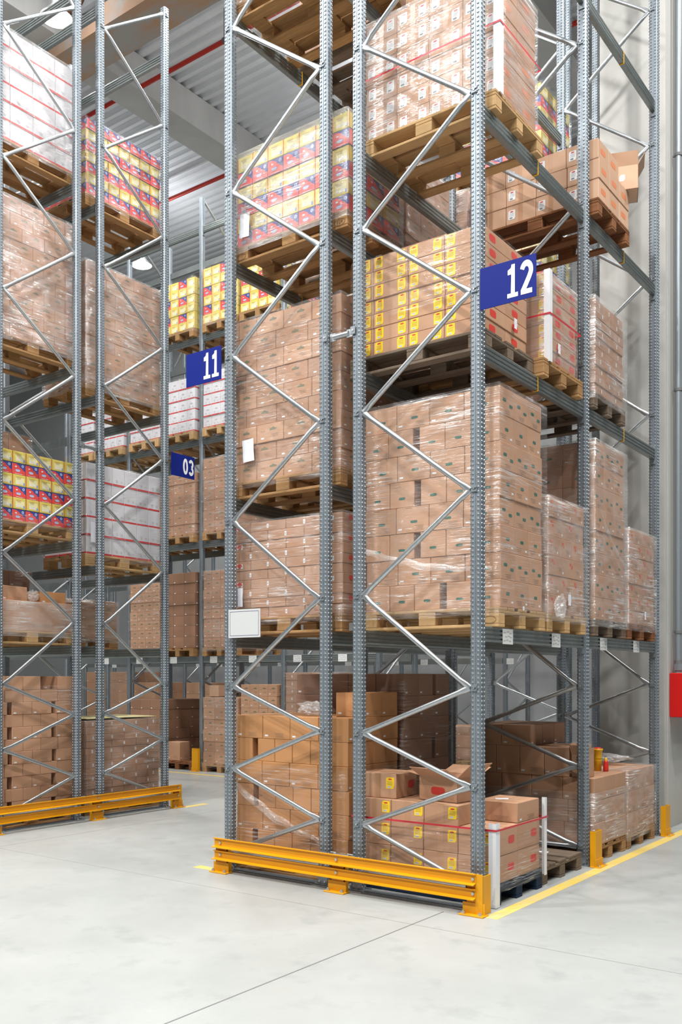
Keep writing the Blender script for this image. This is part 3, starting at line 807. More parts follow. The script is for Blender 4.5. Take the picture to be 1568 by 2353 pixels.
def film_mesh(x0, x1, y0, y1, z0, z1, mat, seed, amp=.004, top=True):
    b = MB(); vs = []; per = []
    st = .10
    def seg(a, c):
        n = max(2, int(round(math.hypot(c[0]-a[0], c[1]-a[1])/st)))
        return [(a[0]+(c[0]-a[0])*i/n, a[1]+(c[1]-a[1])*i/n) for i in range(n)]
    r = .012
    cor = [(x0+r, y0), (x1-r, y0), (x1, y0+r), (x1, y1-r), (x1-r, y1), (x0+r, y1), (x0, y1-r), (x0, y0+r)]
    for i in range(8): per += seg(cor[i], cor[(i+1) % 8]) if i % 2 == 0 else [cor[i]]
    nz = max(2, int((z1-z0)/.07)); n = len(per)
    cx, cy = (x0+x1)/2, (y0+y1)/2
    for k in range(nz+1):
        z = z0+(z1-z0)*k/nz
        for (x, y) in per:
            q = noise.noise(Vector((x*3.1+seed, y*3.1, z*7)))
            dx = (1 if x >= x1-1e-6 else -1 if x <= x0+1e-6 else 0); dy = (1 if y >= y1-1e-6 else -1 if y <= y0+1e-6 else 0)
            a = abs(q)*amp
            zz = z + (abs(noise.noise(Vector((x*4+seed, y*4, 3))))*.03 if k == 0 else 0)
            vs.append((x+dx*a, y+dy*a, zz))
    fs = [(k*n+i, k*n+(i+1) % n, (k+1)*n+(i+1) % n, (k+1)*n+i) for k in range(nz) for i in range(n)]
    if top:
        base = len(vs)
        for (x, y) in per: vs.append((cx+(x-cx)*.72, cy+(y-cy)*.72, z1+.006+.004*noise.noise(Vector((x*9, y*9, seed)))))
        fs += [(nz*n+i, nz*n+(i+1) % n, base+(i+1) % n, base+i) for i in range(n)]
    b.faces(vs, fs, mat, True)
    return b.mesh('stretch_film')
FACEN = {'row': ('end face', 'aisle face'), 'bay': ('aisle face', 'end face')}
seedc = [0]
NBOX = {}
def stack(name, kind, x0, x1, y0, y1, z0, courses, var=lambda i: i % 2, film='film', tone='wood_mid', pal=True, palrz=0, palnear=True, parts=True, orient='row', filmz=None, group=None, toprear=None, lean=.006, allbox=False, pcx=None, noun='stack', papers=(), ropes=()):
    """a pallet load: the courses of boxes that show, the film around it and the pallet under it"""
    seedc[0] += 1; rr = random.Random(seedc[0]*7+1)
    zb = z0
    if pal:
        pcx_ = (x0+x1)/2 if pcx is None else pcx
        pallet(pcx_, (y0+y1)/2, z0, palrz, tone, '%s wooden pallet under the %s' % ({'wood_new': 'pale', 'wood_mid': 'brown', 'wood_old': 'weathered grey', 'wood_red': 'reddish', 'wood_blue': 'dark blue'}[tone], name), palnear)
        zb = z0+.1462
    z = zb; nc = len(courses)
    g = 'boxes of the %s' % name
    for ci, c in enumerate(courses):
        h, nx, ny = c[0], c[1], c[2]; gapat = c[3] if len(c) > 3 else ()
        keep = c[4] if len(c) > 4 else None
        wx = [1/nx]*nx if isinstance(nx, int) else [q/sum(nx) for q in nx]
        wy = [1/ny]*ny if isinstance(ny, int) else [q/sum(ny) for q in ny]
        gx = .055 if gapat else 0
        X, Y = x1-x0, y1-y0
        fx = (X-gx*len([q for q in gapat if q >= 0]))
        gy = [-q-1 for q in gapat if q < 0]; fy = Y-.055*len(gy)
        lx, ly = rr.uniform(-lean, lean), rr.uniform(-lean, lean)
        xs = []; p = x0
        for i, q in enumerate(wx):
            xs.append((p, p+q*fx)); p += q*fx
            if i in gapat: p += gx
        ys = []; p = y0
        for i, q in enumerate(wy):
            ys.append((p, p+q*fy)); p += q*fy
            if i in gy: p += .055
        top = ci == nc-1
        for i, (a, bq) in enumerate(xs):
            for j, (cq, dq) in enumerate(ys):
                if keep and not keep(i, j, len(xs), len(ys)): continue
                vis = j == 0 or i == len(xs)-1 or z0 == 0
                if not vis: continue
                d = (bq-a-.004, dq-cq-.004, h-.0008)
                v = var(ci) if var.__code__.co_argcount == 1 else var(ci, i, j)
                cl = 'top' if top else ORD[ci]
                cf = len(xs)-1-i
                if j == 0 and cf == 0: w = 'at corner'
                elif j == 0: w = '%s from corner, %s' % (NTH[cf], FACEN[orient][0])
                elif cf == 0: w = '%s from corner, %s' % (NTH[j], FACEN[orient][1])
                else: w = '%s by %s inside' % (NTH[cf], NTH[j])
                look = LOOK.get(kind) or ('yellow carton', 'red-blue carton')[v]
                NBOX[kind] = NBOX.get(kind, 0)+1
                place_box(kind, v, d, ((a+bq)/2+lx+rr.uniform(-.0006, .0006), (cq+dq)/2+ly, z), rr.uniform(-.0025, .0025), '%s, %s course, %s, %s' % (look, cl, w, name), CATS[kind], g, parts)
        z += h
    if film:
        fz0, fz1 = filmz or (z0+.075 if pal else z0+.02, z+.006)
        e = .016
        px0, px1, py0, py1 = x0, x1, y0, y1
        if pal and fz0 < zb:
            hx, hy = (.6, .4) if palrz == 0 else (.4, .6)
            pcx_ = (x0+x1)/2 if pcx is None else pcx
            px0, px1, py0, py1 = min(x0, pcx_-hx), max(x1, pcx_+hx), min(y0, (y0+y1)/2-hy), max(y1, (y0+y1)/2+hy)
        fo = add('stretch_film', film_mesh(px0-e, px1+e, py0-e, py1+e, fz0, fz1, film, seedc[0]*3.7, top=fz1 > z))
        tag(fo, 'clear stretch film wrapped around the %s' % name, 'plastic film')
        for (f, u0, za, u1, zb_, w) in ropes:
            b = MB(); n = 26; vs = []
            for i in range(n+1):
                t = i/n; wob = .006*math.sin(t*23); ww = w*(.55+.45*math.sin(PI*min(1, t*1.1+.12))); zz = za+(zb_-za)*t-.05*math.sin(PI*t)+wob
                for k in range(6):
                    q = (k/5-.5)*ww; off = .004+.007*math.cos((k-2.5)*.6)+.004*math.sin(k*2.3+i*.7)
                    uu = u0+(u1-u0)*t
                    vs.append((px0+(px1-px0)*uu, py0-e-off-.004, zz+q) if f == 'F' else (px1+e+off+.004, py0+(py1-py0)*uu, zz+q))
            b.faces(vs, [(i*6+k, i*6+k+1, i*6+k+7, i*6+k+6) for i in range(n) for k in range(5)], 'film_crumple', True)
            add('film_strand', b.mesh('film_strand'), fo)['label'] = 'twisted strand of film'
        for (f, u, zz, w, hh, tilt) in papers:
            b = MB(); n = 4
            vs = [((i/n-.5)*w, -.001-.002*math.sin(j*2.1+i), (j/n-.5)*hh) for j in range(n+1) for i in range(n+1)]
            vs += [(x, y-.0006, zq) for (x, y, zq) in vs]; m = (n+1)**2
            fs = []
            for j in range(n):
                for i in range(n):
                    k = j*(n+1)+i; fs += [(k, k+1, k+n+2, k+n+1), (m+k, m+k+n+1, m+k+n+2, m+k+1)]
            b.faces(vs, fs, 'paper', True)
            loc = (px0+(px1-px0)*u, py0-e-.007, zz) if f == 'F' else (px1+e+.007, py0+(py1-py0)*u, zz)
            p = add('paper_sheet', b.mesh('paper_sheet'), fo, loc); p.rotation_euler = (0, tilt, 0) if f == 'F' else (0, 0, PI/2); p['label'] = 'white paper sheet'
    return z

# ---- near row (aisle side), R
V0 = lambda i: 0
V1 = lambda i: 1
# part-emptied floor pallet behind the barrier corner
nm = 'part-emptied floor pallet'
stack(nm, 'yellow_labelled_box', -1.06, .11, .15, .93, 0, [(.2, 4, 2), (.2, 4, 2), (.152, 4, 2, (), lambda i, j, nx, ny: (j == 0 and i < 3))], var=lambda i: 2, film='film_light', tone='wood_blue', filmz=(.09, .535), allbox=True)
def open_box(kind, var, sx, sy, sz, loc, rz, flaps, label, base='cardboard', rot=None, mark=None):
    root = empty('open_box', loc, rz)
    if rot: root.rotation_euler = rot
    t = .004; b = MB()
    b.box(-sx/2, sx/2, -sy/2, -sy/2+t, 0, sz, base); b.box(-sx/2, sx/2, sy/2-t, sy/2, 0, sz, base); b.box(-sx/2, -sx/2+t, -sy/2, sy/2, 0, sz, base); b.box(sx/2-t, sx/2, -sy/2, sy/2, 0, sz, base); b.box(-sx/2, sx/2, -sy/2, sy/2, 0, t, base)
    if mark:
        for (f, u, v, w, h, m, sh) in mark: decal(b, f, u, v, w, h, m, sh, (sx, sy, sz), .0009)
    add('body', b.mesh('open_box_body'), root)
    for (side, ln, ang, skew) in flaps:
        b = MB(); w = sx if side in 'FB' else sy
        # hinge along x, flap extends outward (-y local) and up by ang
        a = math.radians(ang); dy, dz = -math.cos(a)*ln, math.sin(a)*ln
        k = skew*ln
        vs = [(-w/2, 0, 0), (w/2, 0, 0), (w/2-k, dy, dz), (-w/2+k, dy, dz)]
        n2 = Vector((0, dz, -dy)).normalized()*t
        vs += [tuple(Vector(v)+n2) for v in vs]
        b.faces(vs, [(0, 1, 2, 3), (7, 6, 5, 4), (0, 4, 5, 1), (1, 5, 6, 2), (2, 6, 7, 3), (3, 7, 4, 0)], base)
        o = add('flap', b.mesh('flap'), root)
        o.location = {'F': (0, -sy/2, sz), 'B': (0, sy/2, sz), 'L': (-sx/2, 0, sz), 'R': (sx/2, 0, sz)}[side]
        o.rotation_euler = (0, 0, {'F': 0, 'B': PI, 'L': -PI/2, 'R': PI/2}[side])
    tag(root, label, 'box')
place_box('cardboard_box', 1, (.34, .38, .15), (-.065, .735, .5476), 0, 'plain brown box on the far corner of the part-emptied floor pallet', 'box', None)
place_box('yellow_labelled_box', 2, (.34, .33, .19), (-.93, .36, .699), 0.06, 'closed brown yellow-labelled box lying on the part-emptied floor pallet', 'box', None)
open_box('b', 0, .36, .30, .185, (-.40, .42, .7005), -.12, [('F', .15, 28, .05), ('B', .15, 20, 0), ('L', .15, 8, .1), ('R', .15, 42, .05)], 'open brown box with raised flaps on the part-emptied floor pallet', mark=[('F', .5, .42, .13, .06, 'red_mark', 'round'), ('R', .5, .5, .0, .0, 'red_mark', 'round')])
b = MB(); b.box(-.05, .05, -.035, .035, 0, .0012, 'paper'); o = add('paper_sheet', b.mesh('paper_sheet'), None, (-.10, .70, .6985), .5); tag(o, 'white paper slip lying on a box of the floor pallet', 'paper')
def edge_protector(x, y, z0, z1, label, corner=(1, -1), w=.06):
    b = MB(); t = .004; cx, cy = corner
    b.prism([(x, y), (x-cx*w, y), (x-cx*w, y-cy*t), (x-cx*t, y-cy*t), (x-cx*t, y-cy*w), (x, y-cy*w)], 'z', z0, z1, 'edge_white')
    o = add('edge_protector', b.mesh('edge_protector')); tag(o, label, 'edge protector')
edge_protector(.150, .108, .004, .60, 'white cardboard edge protector on the near corner of the floor pallet')
edge_protector(.150, .972, .10, .70, 'white cardboard edge protector on the far corner of the floor pallet', (1, 1), .04)
def strap(x0, x1, y0, y1, z, label, h=.014):
    b = MB()
    vs = [(x, y, z+dz) for dz in (0, h) for (x, y) in ((x0, y0), (x1, y0), (x1, y1), (x0, y1))]
    b.faces(vs, [(i, (i+1) % 4, 4+(i+1) % 4, 4+i) for i in range(4)], 'strap_red')
    o = add('strapping_band', b.mesh('strapping_band')); tag(o, label, 'strap')
strap(-1.10, .156, .102, .976, .545, 'red strapping band around the part-emptied floor pallet')
pallet(-.50, 1.40, 0, 0, 'wood_old', 'empty weathered grey pallet on the floor beside the post protector')
b = MB(); b.box(-.06, .06, -.03, .03, 0, .001, 'paper'); o = add('paper_sheet', b.mesh('paper_sheet'), None, (-.18, 1.60, .1452), .15); tag(o, 'white paper slip on the empty weathered pallet', 'paper')
# tall green-marked load on the first beam level
gm = [(.2, 5, 3, (2,)) if i % 2 == 0 else (.2, 4, 3) for i in range(8)]
gm[0] = (.2, 5, 3, (2,)); gm[2] = (.2, 5, 3, (1,)); gm[4] = (.2, 5, 3, (1,)); gm[6] = (.2, 5, 3, (1,))
stack('tallest green-marked stack', 'green_marked_box', -1.08, .105, .265, .98, 2.0, gm, var=lambda i: 1 if i % 2 == 0 else 0, tone='wood_new', papers=[('R', .45, 2.15, .03, .03, 0)], ropes=[('F', .05, 2.62, .97, 2.42, .06)])
stack('low stack beside tallest green-marked one', 'flower_printed_box', -1.08, .10, 1.105, 1.845, 2.0, [(.155, 4, 3 if i % 2 else 2) for i in range(6)], var=V0, tone='wood_new', film='film_thick_glare', papers=[('R', .48, 2.27, .06, .09, 0)])
stack('green-marked stack near the wall', 'green_marked_box', -1.08, .105, 2.085, 2.83, 2.0, [(.197, 4, 3) for i in range(8)], var=lambda i: 1-i % 2, tone='wood_old', film='film_thick_glare', ropes=[('R', .06, 3.13, .95, 2.64, .05)])
stack('low stack by the concrete column', 'flower_printed_box', -1.08, .105, 2.95, 3.70, 2.0, [(.13, 4, 3 if i % 2 else 2) for i in range(7)], var=V0, tone='wood_red', film='film_thick_glare', papers=[('R', .52, 2.24, .05, .08, 0)])
# second level
def keep_top(i, j, nx, ny): return True
stack('stack behind twelve sign', 'yellow_labelled_box', -1.16, .0, .20, .93, 4.0, [(.11, (2, 3.2, 3.2, 3.2), 2) for i in range(7)], var=V0, tone='wood_old', film='film_light', filmz=(4.42, 4.912), papers=[('R', .66, 4.33, .05, .08, 0)], pcx=-.56)
open_box('b', 0, .44, .30, .075, (-.72, .70, 4.918), .0, [('F', .12, 88, 0), ('B', .10, 40, 0)], 'open brown box with red print on top of the stack behind twelve sign', 'cardboard', mark=[('F', .5, .5, .15, .03, 'red_mark', 'rect')])
stack('edge-protected stack past twelve sign', 'yellow_labelled_box', -1.06, .105, 1.09, 1.66, 4.0, [(.10, 4, 2) for i in range(7)], var=lambda i: 2, tone='wood_mid', film='film_thick_glare', filmz=(4.148, 4.852), papers=[('R', .3, 4.28, .05, .08, 0)])
edge_protector(.136, 1.060, 4.13, 4.86, 'white edge protector on the corner of the stack past twelve sign', (1, -1), .05)
strap(-1.09, .140, 1.056, 1.684, 4.50, 'red strapping band on the stack past twelve sign')
stack('whitish wrapped stack by the wall', 'strawberry_carton', -1.08, .105, 2.09, 2.80, 4.0, [(.083, 3, 3 if i % 2 else 2) for i in range(10)], var=lambda i: 3 if i % 2 else 0, tone='wood_old', film='film_thick_glare')
# third level
stack('highest white-labelled stack', 'white_labelled_box', -1.07, .09, .26, .90, 5.7, [(.16, 4, 2) for i in range(6)], var=V0, tone='wood_new', film='film_thick_glare', filmz=(5.848, 6.812))
edge_protector(.121, .229, 5.84, 6.82, 'white edge protector on the highest white-labelled stack', (1, -1), .055)
strap(-1.1, .125, .225, .922, 6.34, 'red strapping band around the highest white-labelled stack')
def k3(i, j, nx, ny): return not (i == nx-1 and j == ny-1)
stack('unwrapped stack on reddish pallet', 'white_labelled_box', -1.06, .14, 2.10, 2.86, 5.7, [(.176, 4, 3), (.176, 4, 3), (.176, 4, 3, (), k3)], var=lambda i: 2, film=None, tone='wood_red')
open_box('b', 0, .29, .28, .22, (.06, 2.90, 6.2005), .35, [('F', .12, 70, 0), ('B', .12, 70, 0), ('L', .12, 65, 0), ('R', .12, 60, 0)], 'open brown box tilted over the edge of the unwrapped stack', 'cardboard_pale', mark=[('F', .5, .5, .05, .06, 'white_sticker', 'leaf')])
# floor of the column bay
def k4(i, j, nx, ny): return i < 2
def k5(i, j, nx, ny): return i < 3
stack('dark floor stack behind empty pallet', 'cardboard_box', -1.09, .11, 2.07, 2.86, 0, [(.2, 4, 3, (1,)), (.2, 5, 3), (.2, 4, 3), (.26, 5, 3, (), lambda i, j, nx, ny: i < 4 and j < 2), (.19, 4, 3, (), k4)], var=lambda i: 1, film='film_thick_glare', tone='wood_mid', filmz=(.16, .62), allbox=True)
stack('grey-wrapped floor stack next to column', 'cardboard_box', -1.09, .11, 2.93, 3.70, 0, [(.2, 4, 3), (.2, 4, 3), (.2, 4, 3)], var=V1, film='film_thick_glare', tone='wood_mid', allbox=True)
open_box('b', 0, .15, .16, .20, (-.035, 2.165, .7468), .03, [('L', .10, 75, 0), ('F', .10, 60, 0), ('R', .06, 86, .2)], 'small open brown box standing beside the yellow bucket', mark=[('F', .55, .82, .07, .045, 'black_mark', 'rect')])
root = empty('bucket', (-.125, 2.76, .7468)); b = MB(); b.lathe([(0, 0), (.034, 0), (.036, .09), (.039, .10), (.036, .11), (.043, .19), (.048, .195), (.048, .21), (.043, .21), (.03, .02), (0, .02)], (0, 0, 0), 'bucket_yellow', 24); add('body', b.mesh('bucket_body'), root)
b = MB(); b.lathe([(.0435, .195), (.03, .22), (0, .225)], (0, 0, 0), 'bottle_red', 20); add('content', b.mesh('bucket_content'), root)['label'] = 'red content'
tag(root, 'small yellow bucket with red content on the floor stack', 'bucket')
root = empty('bottle', (-.04, 2.745, .7468)); b = MB(); b.lathe([(0, 0), (.023, 0), (.025, .015), (.025, .06), (.020, .07), (.023, .085), (.012, .105), (0, .105)], (0, 0, 0), 'bottle_red', 20); add('body', b.mesh('bottle_body'), root)
b = MB(); b.lathe([(.014, .10), (.014, .118), (.008, .128), (0, .128)], (0, 0, 0), 'bucket_yellow', 16); add('cap', b.mesh('bottle_cap'), root)['label'] = 'yellow cap'
tag(root, 'small red bottle with yellow cap beside the bucket', 'bottle')

def stamp(loc, rz, text):
    b = MB(); u = .011
    for q in stroke([(.052*math.cos(2*PI*k/28), .026*math.sin(2*PI*k/28)) for k in range(28)], .003, True): b.faces([(p[0], 0, p[1]) for p in q], [(0, 1, 2, 3)], 'ink')
    L = {'E': [((0, 0), (0, 2)), ((0, 2), (1, 2)), ((0, 1), (.8, 1)), ((0, 0), (1, 0))], 'U': [((0, 0), (0, 2)), ((0, 0), (1, 0)), ((1, 0), (1, 2))], 'R': [((0, 0), (0, 2)), ((0, 2), (1, 2)), ((1, 2), (1, 1)), ((0, 1), (1, 1)), ((.4, 1), (1, 0))]}
    for i, ch in enumerate(text):
        for (p, q) in L[ch]:
            for w in stroke([(-.027+i*.021+p[0]*u, -u+p[1]*u), (-.027+i*.021+q[0]*u, -u+q[1]*u)], .004): b.faces([(x[0], -.0002, x[1]) for x in w], [(0, 1, 2, 3)], 'ink')
    return b.mesh('burnt_stamp')
def stamped(x, y, z, text, rz=0):
    for o in SC.objects:
        if o.name.startswith('pallet') and o.parent is None and (Vector((x, y, z))-o.location).length < .75 and abs(o.location.z-z) < .02:
            p = Matrix.Rotation(-o.rotation_euler.z, 3, 'Z') @ (Vector((x, y, z+.052))-o.location)
            q = add('burnt_stamp', stamp(0, 0, text), o, p, rz-o.rotation_euler.z); q['label'] = 'burnt-in stamp'; return
# ---- inner row, Q
q0 = [(.194, 6, 4, (0,)) if i % 2 == 0 else (.194, 4, 3) for i in range(6)]
q0.append((.2, 4, 3, (), lambda i, j, nx, ny: (j >= 1 and i >= 3)))
stack('floor stack behind barrier middle', 'cardboard_box', -2.37, -1.17, .15, .88, 0, q0, var=V0, film='film_light', tone='wood_mid', filmz=(.08, .90), allbox=True, ropes=[('F', .03, .72, .80, .32, .085)])
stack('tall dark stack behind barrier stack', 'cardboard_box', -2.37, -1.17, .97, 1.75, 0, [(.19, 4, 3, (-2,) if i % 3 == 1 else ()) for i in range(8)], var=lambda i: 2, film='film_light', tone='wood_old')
stack('strawberry stack above blank board', 'strawberry_carton', -2.40, -1.22, .15, .90, 2.0, [(.081, (1, 2, 2, 1) if i % 2 else 3, 2) for i in range(10)], var=lambda c, i, j: (2 if (c % 2 and i == 0) else 4 if c % 2 else 0), film='film', tone='wood_mid', papers=[('F', .09, 2.32, .11, .16, .02)])
stack('tall dented stack beside eleven sign', 'crested_box', -2.43, -1.235, .15, .92, 3.17, [(.154, (1, 2, 2, 2) if i % 2 else 4, 3) for i in range(9)], var=lambda i: 0 if i % 2 else 2, film='film', tone='wood_mid', papers=[('F', .20, 3.57, .125, .19, -.06)])
stack('bright printed stack above eleven', 'printed_carton', -2.36, -1.165, .16, .90, 5.2, [(.131, 7, 3) for i in range(6)], var=lambda i: 1 if i % 2 == 0 else 0, film='film_thick_glare', tone='wood_mid', papers=[('F', .11, 5.50, .11, .20, .05)])
stack('pinkish stack behind bright printed one', 'crested_box', -2.36, -1.165, 1.0, 1.76, 5.2, [(.14, 4, 3) for i in range(6)], var=V0, film='film_thick_glare', tone='wood_mid')
stack('topmost stack above bright printed one', 'shipping_carton', -2.36, -1.165, .15, .9, 7.3, [(.2, 4, 3) for i in range(3)], var=V1, film='film', tone='wood_mid')
stack('topmost second stack of inner row', 'shipping_carton', -2.36, -1.165, 1.01, 1.77, 7.3, [(.2, 4, 3) for i in range(3)], var=V1, film='film', tone='wood_old')
stack('far bay printed stack, third level', 'printed_carton', -2.36, -1.19, 3.85, 4.65, 5.2, [(.131, 5, 4) for i in range(13)], var=lambda i: 1 if i % 3 == 0 else 0, film='film', tone='wood_mid', parts=False)
stack('far bay printed stack, top level', 'printed_carton', -2.36, -1.17, 3.80, 4.60, 7.3, [(.13, 5, 4) for i in range(6)], var=lambda i: 1-i % 2, film='film', tone='wood_mid')
stack('inner row brown stack, far bay', 'crested_box', -2.36, -1.19, 2.15, 2.95, 5.2, [(.2, 3, 3) for i in range(5)], var=V0, film='film_thick_glare', tone='wood_mid')
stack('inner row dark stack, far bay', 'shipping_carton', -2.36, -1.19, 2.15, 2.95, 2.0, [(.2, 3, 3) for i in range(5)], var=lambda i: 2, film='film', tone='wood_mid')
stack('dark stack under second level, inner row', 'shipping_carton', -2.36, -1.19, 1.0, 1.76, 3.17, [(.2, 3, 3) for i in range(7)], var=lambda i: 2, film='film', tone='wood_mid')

stamped(-1.235, .16+.37-.4005-.0015, 5.2, 'EUR')
stamped(-2.29, .16+.37-.4005-.0015, 5.2, '')
stamped(.04, .6225-.402, 2.0, '')

# ---- opposite rack, near line N
NX1, NX0 = -5.72, -6.5
n0 = [(.135, 3, 5) if i % 2 else (.135, 3, 4, (-1, -3)) for i in range(10)]
n0.append((.15, 3, 5, (), lambda i, j, nx, ny: j in (1, 2, 4)))
stack('floor stack at the picture edge', 'cardboard_box', NX0, NX1, -.10, 1.04, .0, n0, var=lambda i: 1, film='film_light', tone='wood_mid', palrz=PI/2, orient='bay', allbox=True, filmz=(1.30, 1.54))
stack('low wrapped tray load at the picture edge', 'cardboard_box', NX0, NX1, -.10, 1.04, 2.0, [(.33, 1, 1)], var=V1, filmz=(2.075, 2.47), film='film_thick_glare', tone='wood_new', palrz=PI/2, orient='bay', papers=[('R', .12, 2.30, .12, .20, 0)])
place_box('cardboard_box', 1, (.30, .36, .16), (-5.95, .28, 2.4755), .1, 'loose brown box on the low wrapped tray load, nearer the picture edge', 'box', None)
place_box('cardboard_box', 0, (.28, .34, .13), (-5.95, .82, 2.4755), -.05, 'loose brown box on the low wrapped tray load, nearer the aisle', 'box', None)
stack('printed stack at the picture edge', 'printed_carton', NX0, NX1, -.12, 1.06, 3.2, [(.126, 4, 7) for i in range(6)], var=lambda i: 1 if i % 2 == 0 else 0, film='film_light', tone='wood_new', palrz=PI/2, orient='bay', filmz=(3.28, 3.42))
stack('brown wrapped stack at the picture edge', 'crested_box', NX0, NX1, -.10, 1.06, 5.2, [(.15, 3, (1, 2, 2, 2, 1) if i % 2 else 4) for i in range(10)], var=lambda i: i % 3, film='film_thick_glare', tone='wood_mid', palrz=PI/2, orient='bay')
stack('white stack at the top picture edge', 'white_carton', NX0, NX1, -.10, 1.06, 7.3, [(.2, 3, 4) for i in range(6)], var=V0, film='film_thick_glare', tone='wood_mid', palrz=PI/2, orient='bay')
stack('deeper brown stack behind printed one', 'crested_box', -7.4, -6.6, -.10, 1.06, 3.2, [(.2, 2, 4) for i in range(6)], var=V0, film='film', tone='wood_mid', palrz=PI/2, orient='bay', parts=False)
stack('deeper brown stack behind tray load', 'shipping_carton', -7.4, -6.6, -.10, 1.06, 2.0, [(.19, 2, 4) for i in range(4)], var=lambda i: 2, film='film', tone='wood_mid', palrz=PI/2, orient='bay')
# far line Mrow
stack('shallow carton floor stack, opposite rack', 'strawberry_carton', -6.55, -5.76, 1.24, 2.38, 0, [(.081, 2, (1, 2, 2, 1) if i % 2 else 3) for i in range(12)], var=lambda i: 3 if i % 2 else 0, film='film', tone='wood_mid', palrz=PI/2, orient='bay')
b = MB(); b.box(-.38, .38, -.55, .55, 0, .006, 'carton_pale'); o = add('cover_sheet', b.mesh('cover_sheet'), None, (-6.16, 1.81, 1.138)); tag(o, 'pale yellow cover sheet on the shallow carton floor stack', 'sheet')
stack('white stack of opposite rack', 'white_carton', -6.55, -5.76, 1.24, 2.40, 2.95, [(.215, 3, 6) for i in range(5)], var=V0, film='film_light', tone='wood_new', palrz=PI/2, orient='bay', papers=[('R', .10, 3.35, .12, .24, 0)])
stack('brown wrapped stack over white one', 'crested_box', -6.55, -5.76, 1.24, 2.40, 4.95, [(.146, 3, (1, 2, 2, 2, 1) if i % 2 else 4) for i in range(10)], var=lambda i: i % 3, film='film_thick_glare', tone='wood_mid', palrz=PI/2, orient='bay')
stack('topmost printed stack of opposite rack', 'printed_carton', -6.55, -5.76, 1.24, 2.40, 7.2, [(.127, 4, 7) for i in range(7)], var=lambda i: 1 if i % 2 == 0 else 0, film='film', tone='wood_mid', palrz=PI/2, orient='bay')
stack('blurry brown stack in opposite rack', 'shipping_carton', -7.38, -6.60, 1.24, 2.40, 2.0, [(.12, 2, 4) for i in range(4)], var=V0, film='film_thick_glare', tone='wood_mid', palrz=PI/2, orient='bay')

# ---- far rack B
SL = {0: (-12.1, -11.3), 1: (-11.24, -10.44), 2: (-10.25, -9.45), 3: (-9.38, -8.56), 4: (-8.36, -7.55), 5: (-7.48, -6.69), 6: (-6.5, -5.7), 7: (-5.62, -4.82)}
def far(slot, z, kind, rows, h, nx, name, var, film='film', tone='wood_mid', **kw):
    x0, x1 = SL[slot]
    stack(name, kind, x0, x1, YB0-.08, YB0+1.06, z, [(h, nx, 3) for _ in range(rows)], var=var, film=film, tone=tone, palrz=PI/2, palnear=False, orient='bay', parts=False, **kw)
yv = lambda c, i, j: 1 if (i == 3 and j > 0 and c % 2 == 0) or (i == 2 and c % 2 == 1 and j == 0) or (i == 0 and c in (1, 3)) else 0
far(3, 7.6, 'printed_carton', 6, .15, 4, 'far printed stack behind eleven', yv, 'film_light')
far(4, 7.6, 'printed_carton', 6, .16, 4, 'far printed stack past the slim post', yv, 'film_light')
far(5, 7.6, 'printed_carton', 5, .15, 4, 'far printed stack under dark beam', yv, None)
for s, t in ((0, 'first'), (1, 'second'), (2, 'third'), (3, 'fourth'), (4, 'fifth'), (5, 'sixth')):
    far(s, 5.8, 'white_carton', 5 if s > 2 else 4, .19, 4, '%s far white stack' % t, V1, 'film' if s == 4 else 'film_light', 'wood_new')
far(2, 4.0, 'logo_box', 6, .17, 3, 'far brown stack below white ones', V1)
far(3, 4.0, 'logo_box', 6, .18, 3, 'far crested stack behind oh-three sign', V1, 'film_light')
far(4, 4.0, 'logo_box', 7, .18, 3, 'far crested stack past oh-three sign', V1, 'film')
far(2, 2.0, 'logo_box', 7, .17, 4, 'far brown stack seen under white stack', lambda i: 2, 'film_light')
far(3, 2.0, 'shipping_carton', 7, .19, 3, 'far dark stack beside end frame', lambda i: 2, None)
far(4, 2.0, 'logo_box', 8, .165, 4, 'far wrapped stack beside blank board', lambda i: 1, 'film')
far(2, 0, 'shipping_carton', 6, .18, 3, 'far floor stack behind shallow cartons', lambda i: 2, None)
far(4, 0, 'logo_box', 6, .19, 3, 'far crested floor stack beside protector', lambda i: 2, 'film_light')
place_box('cardboard_box', 3, (.22, .3, .19), (-8.15, 6.0, 1.302), 0, 'single small brown box on the far crested floor stack', 'box', None)
far(5, 0, 'logo_box', 7, .195, 4, 'far tan floor stack behind barrier stack', lambda i: 2, None)
far(6, 0, 'strawberry_carton', 13, .12, 3, 'far dark shallow carton stack by post', V0, 'film')
pallet(-8.97, 6.36, 0, PI/2, 'wood_red', 'reddish pallet on the floor beside the far protector', False)
place_box('cardboard_box', 1, (.30, .26, .33), (-9.15, 5.98, .1455), .05, 'lone brown box on the reddish pallet by the far protector', 'box', None)
stack('dark stack deeper behind reddish pallet', 'shipping_carton', -9.38, -8.56, 7.05, 8.1, 0, [(.24, 3, 3, (1,)) for i in range(5)], var=lambda i: 2, film=None, tone='wood_old', palrz=PI/2, palnear=False, orient='bay')
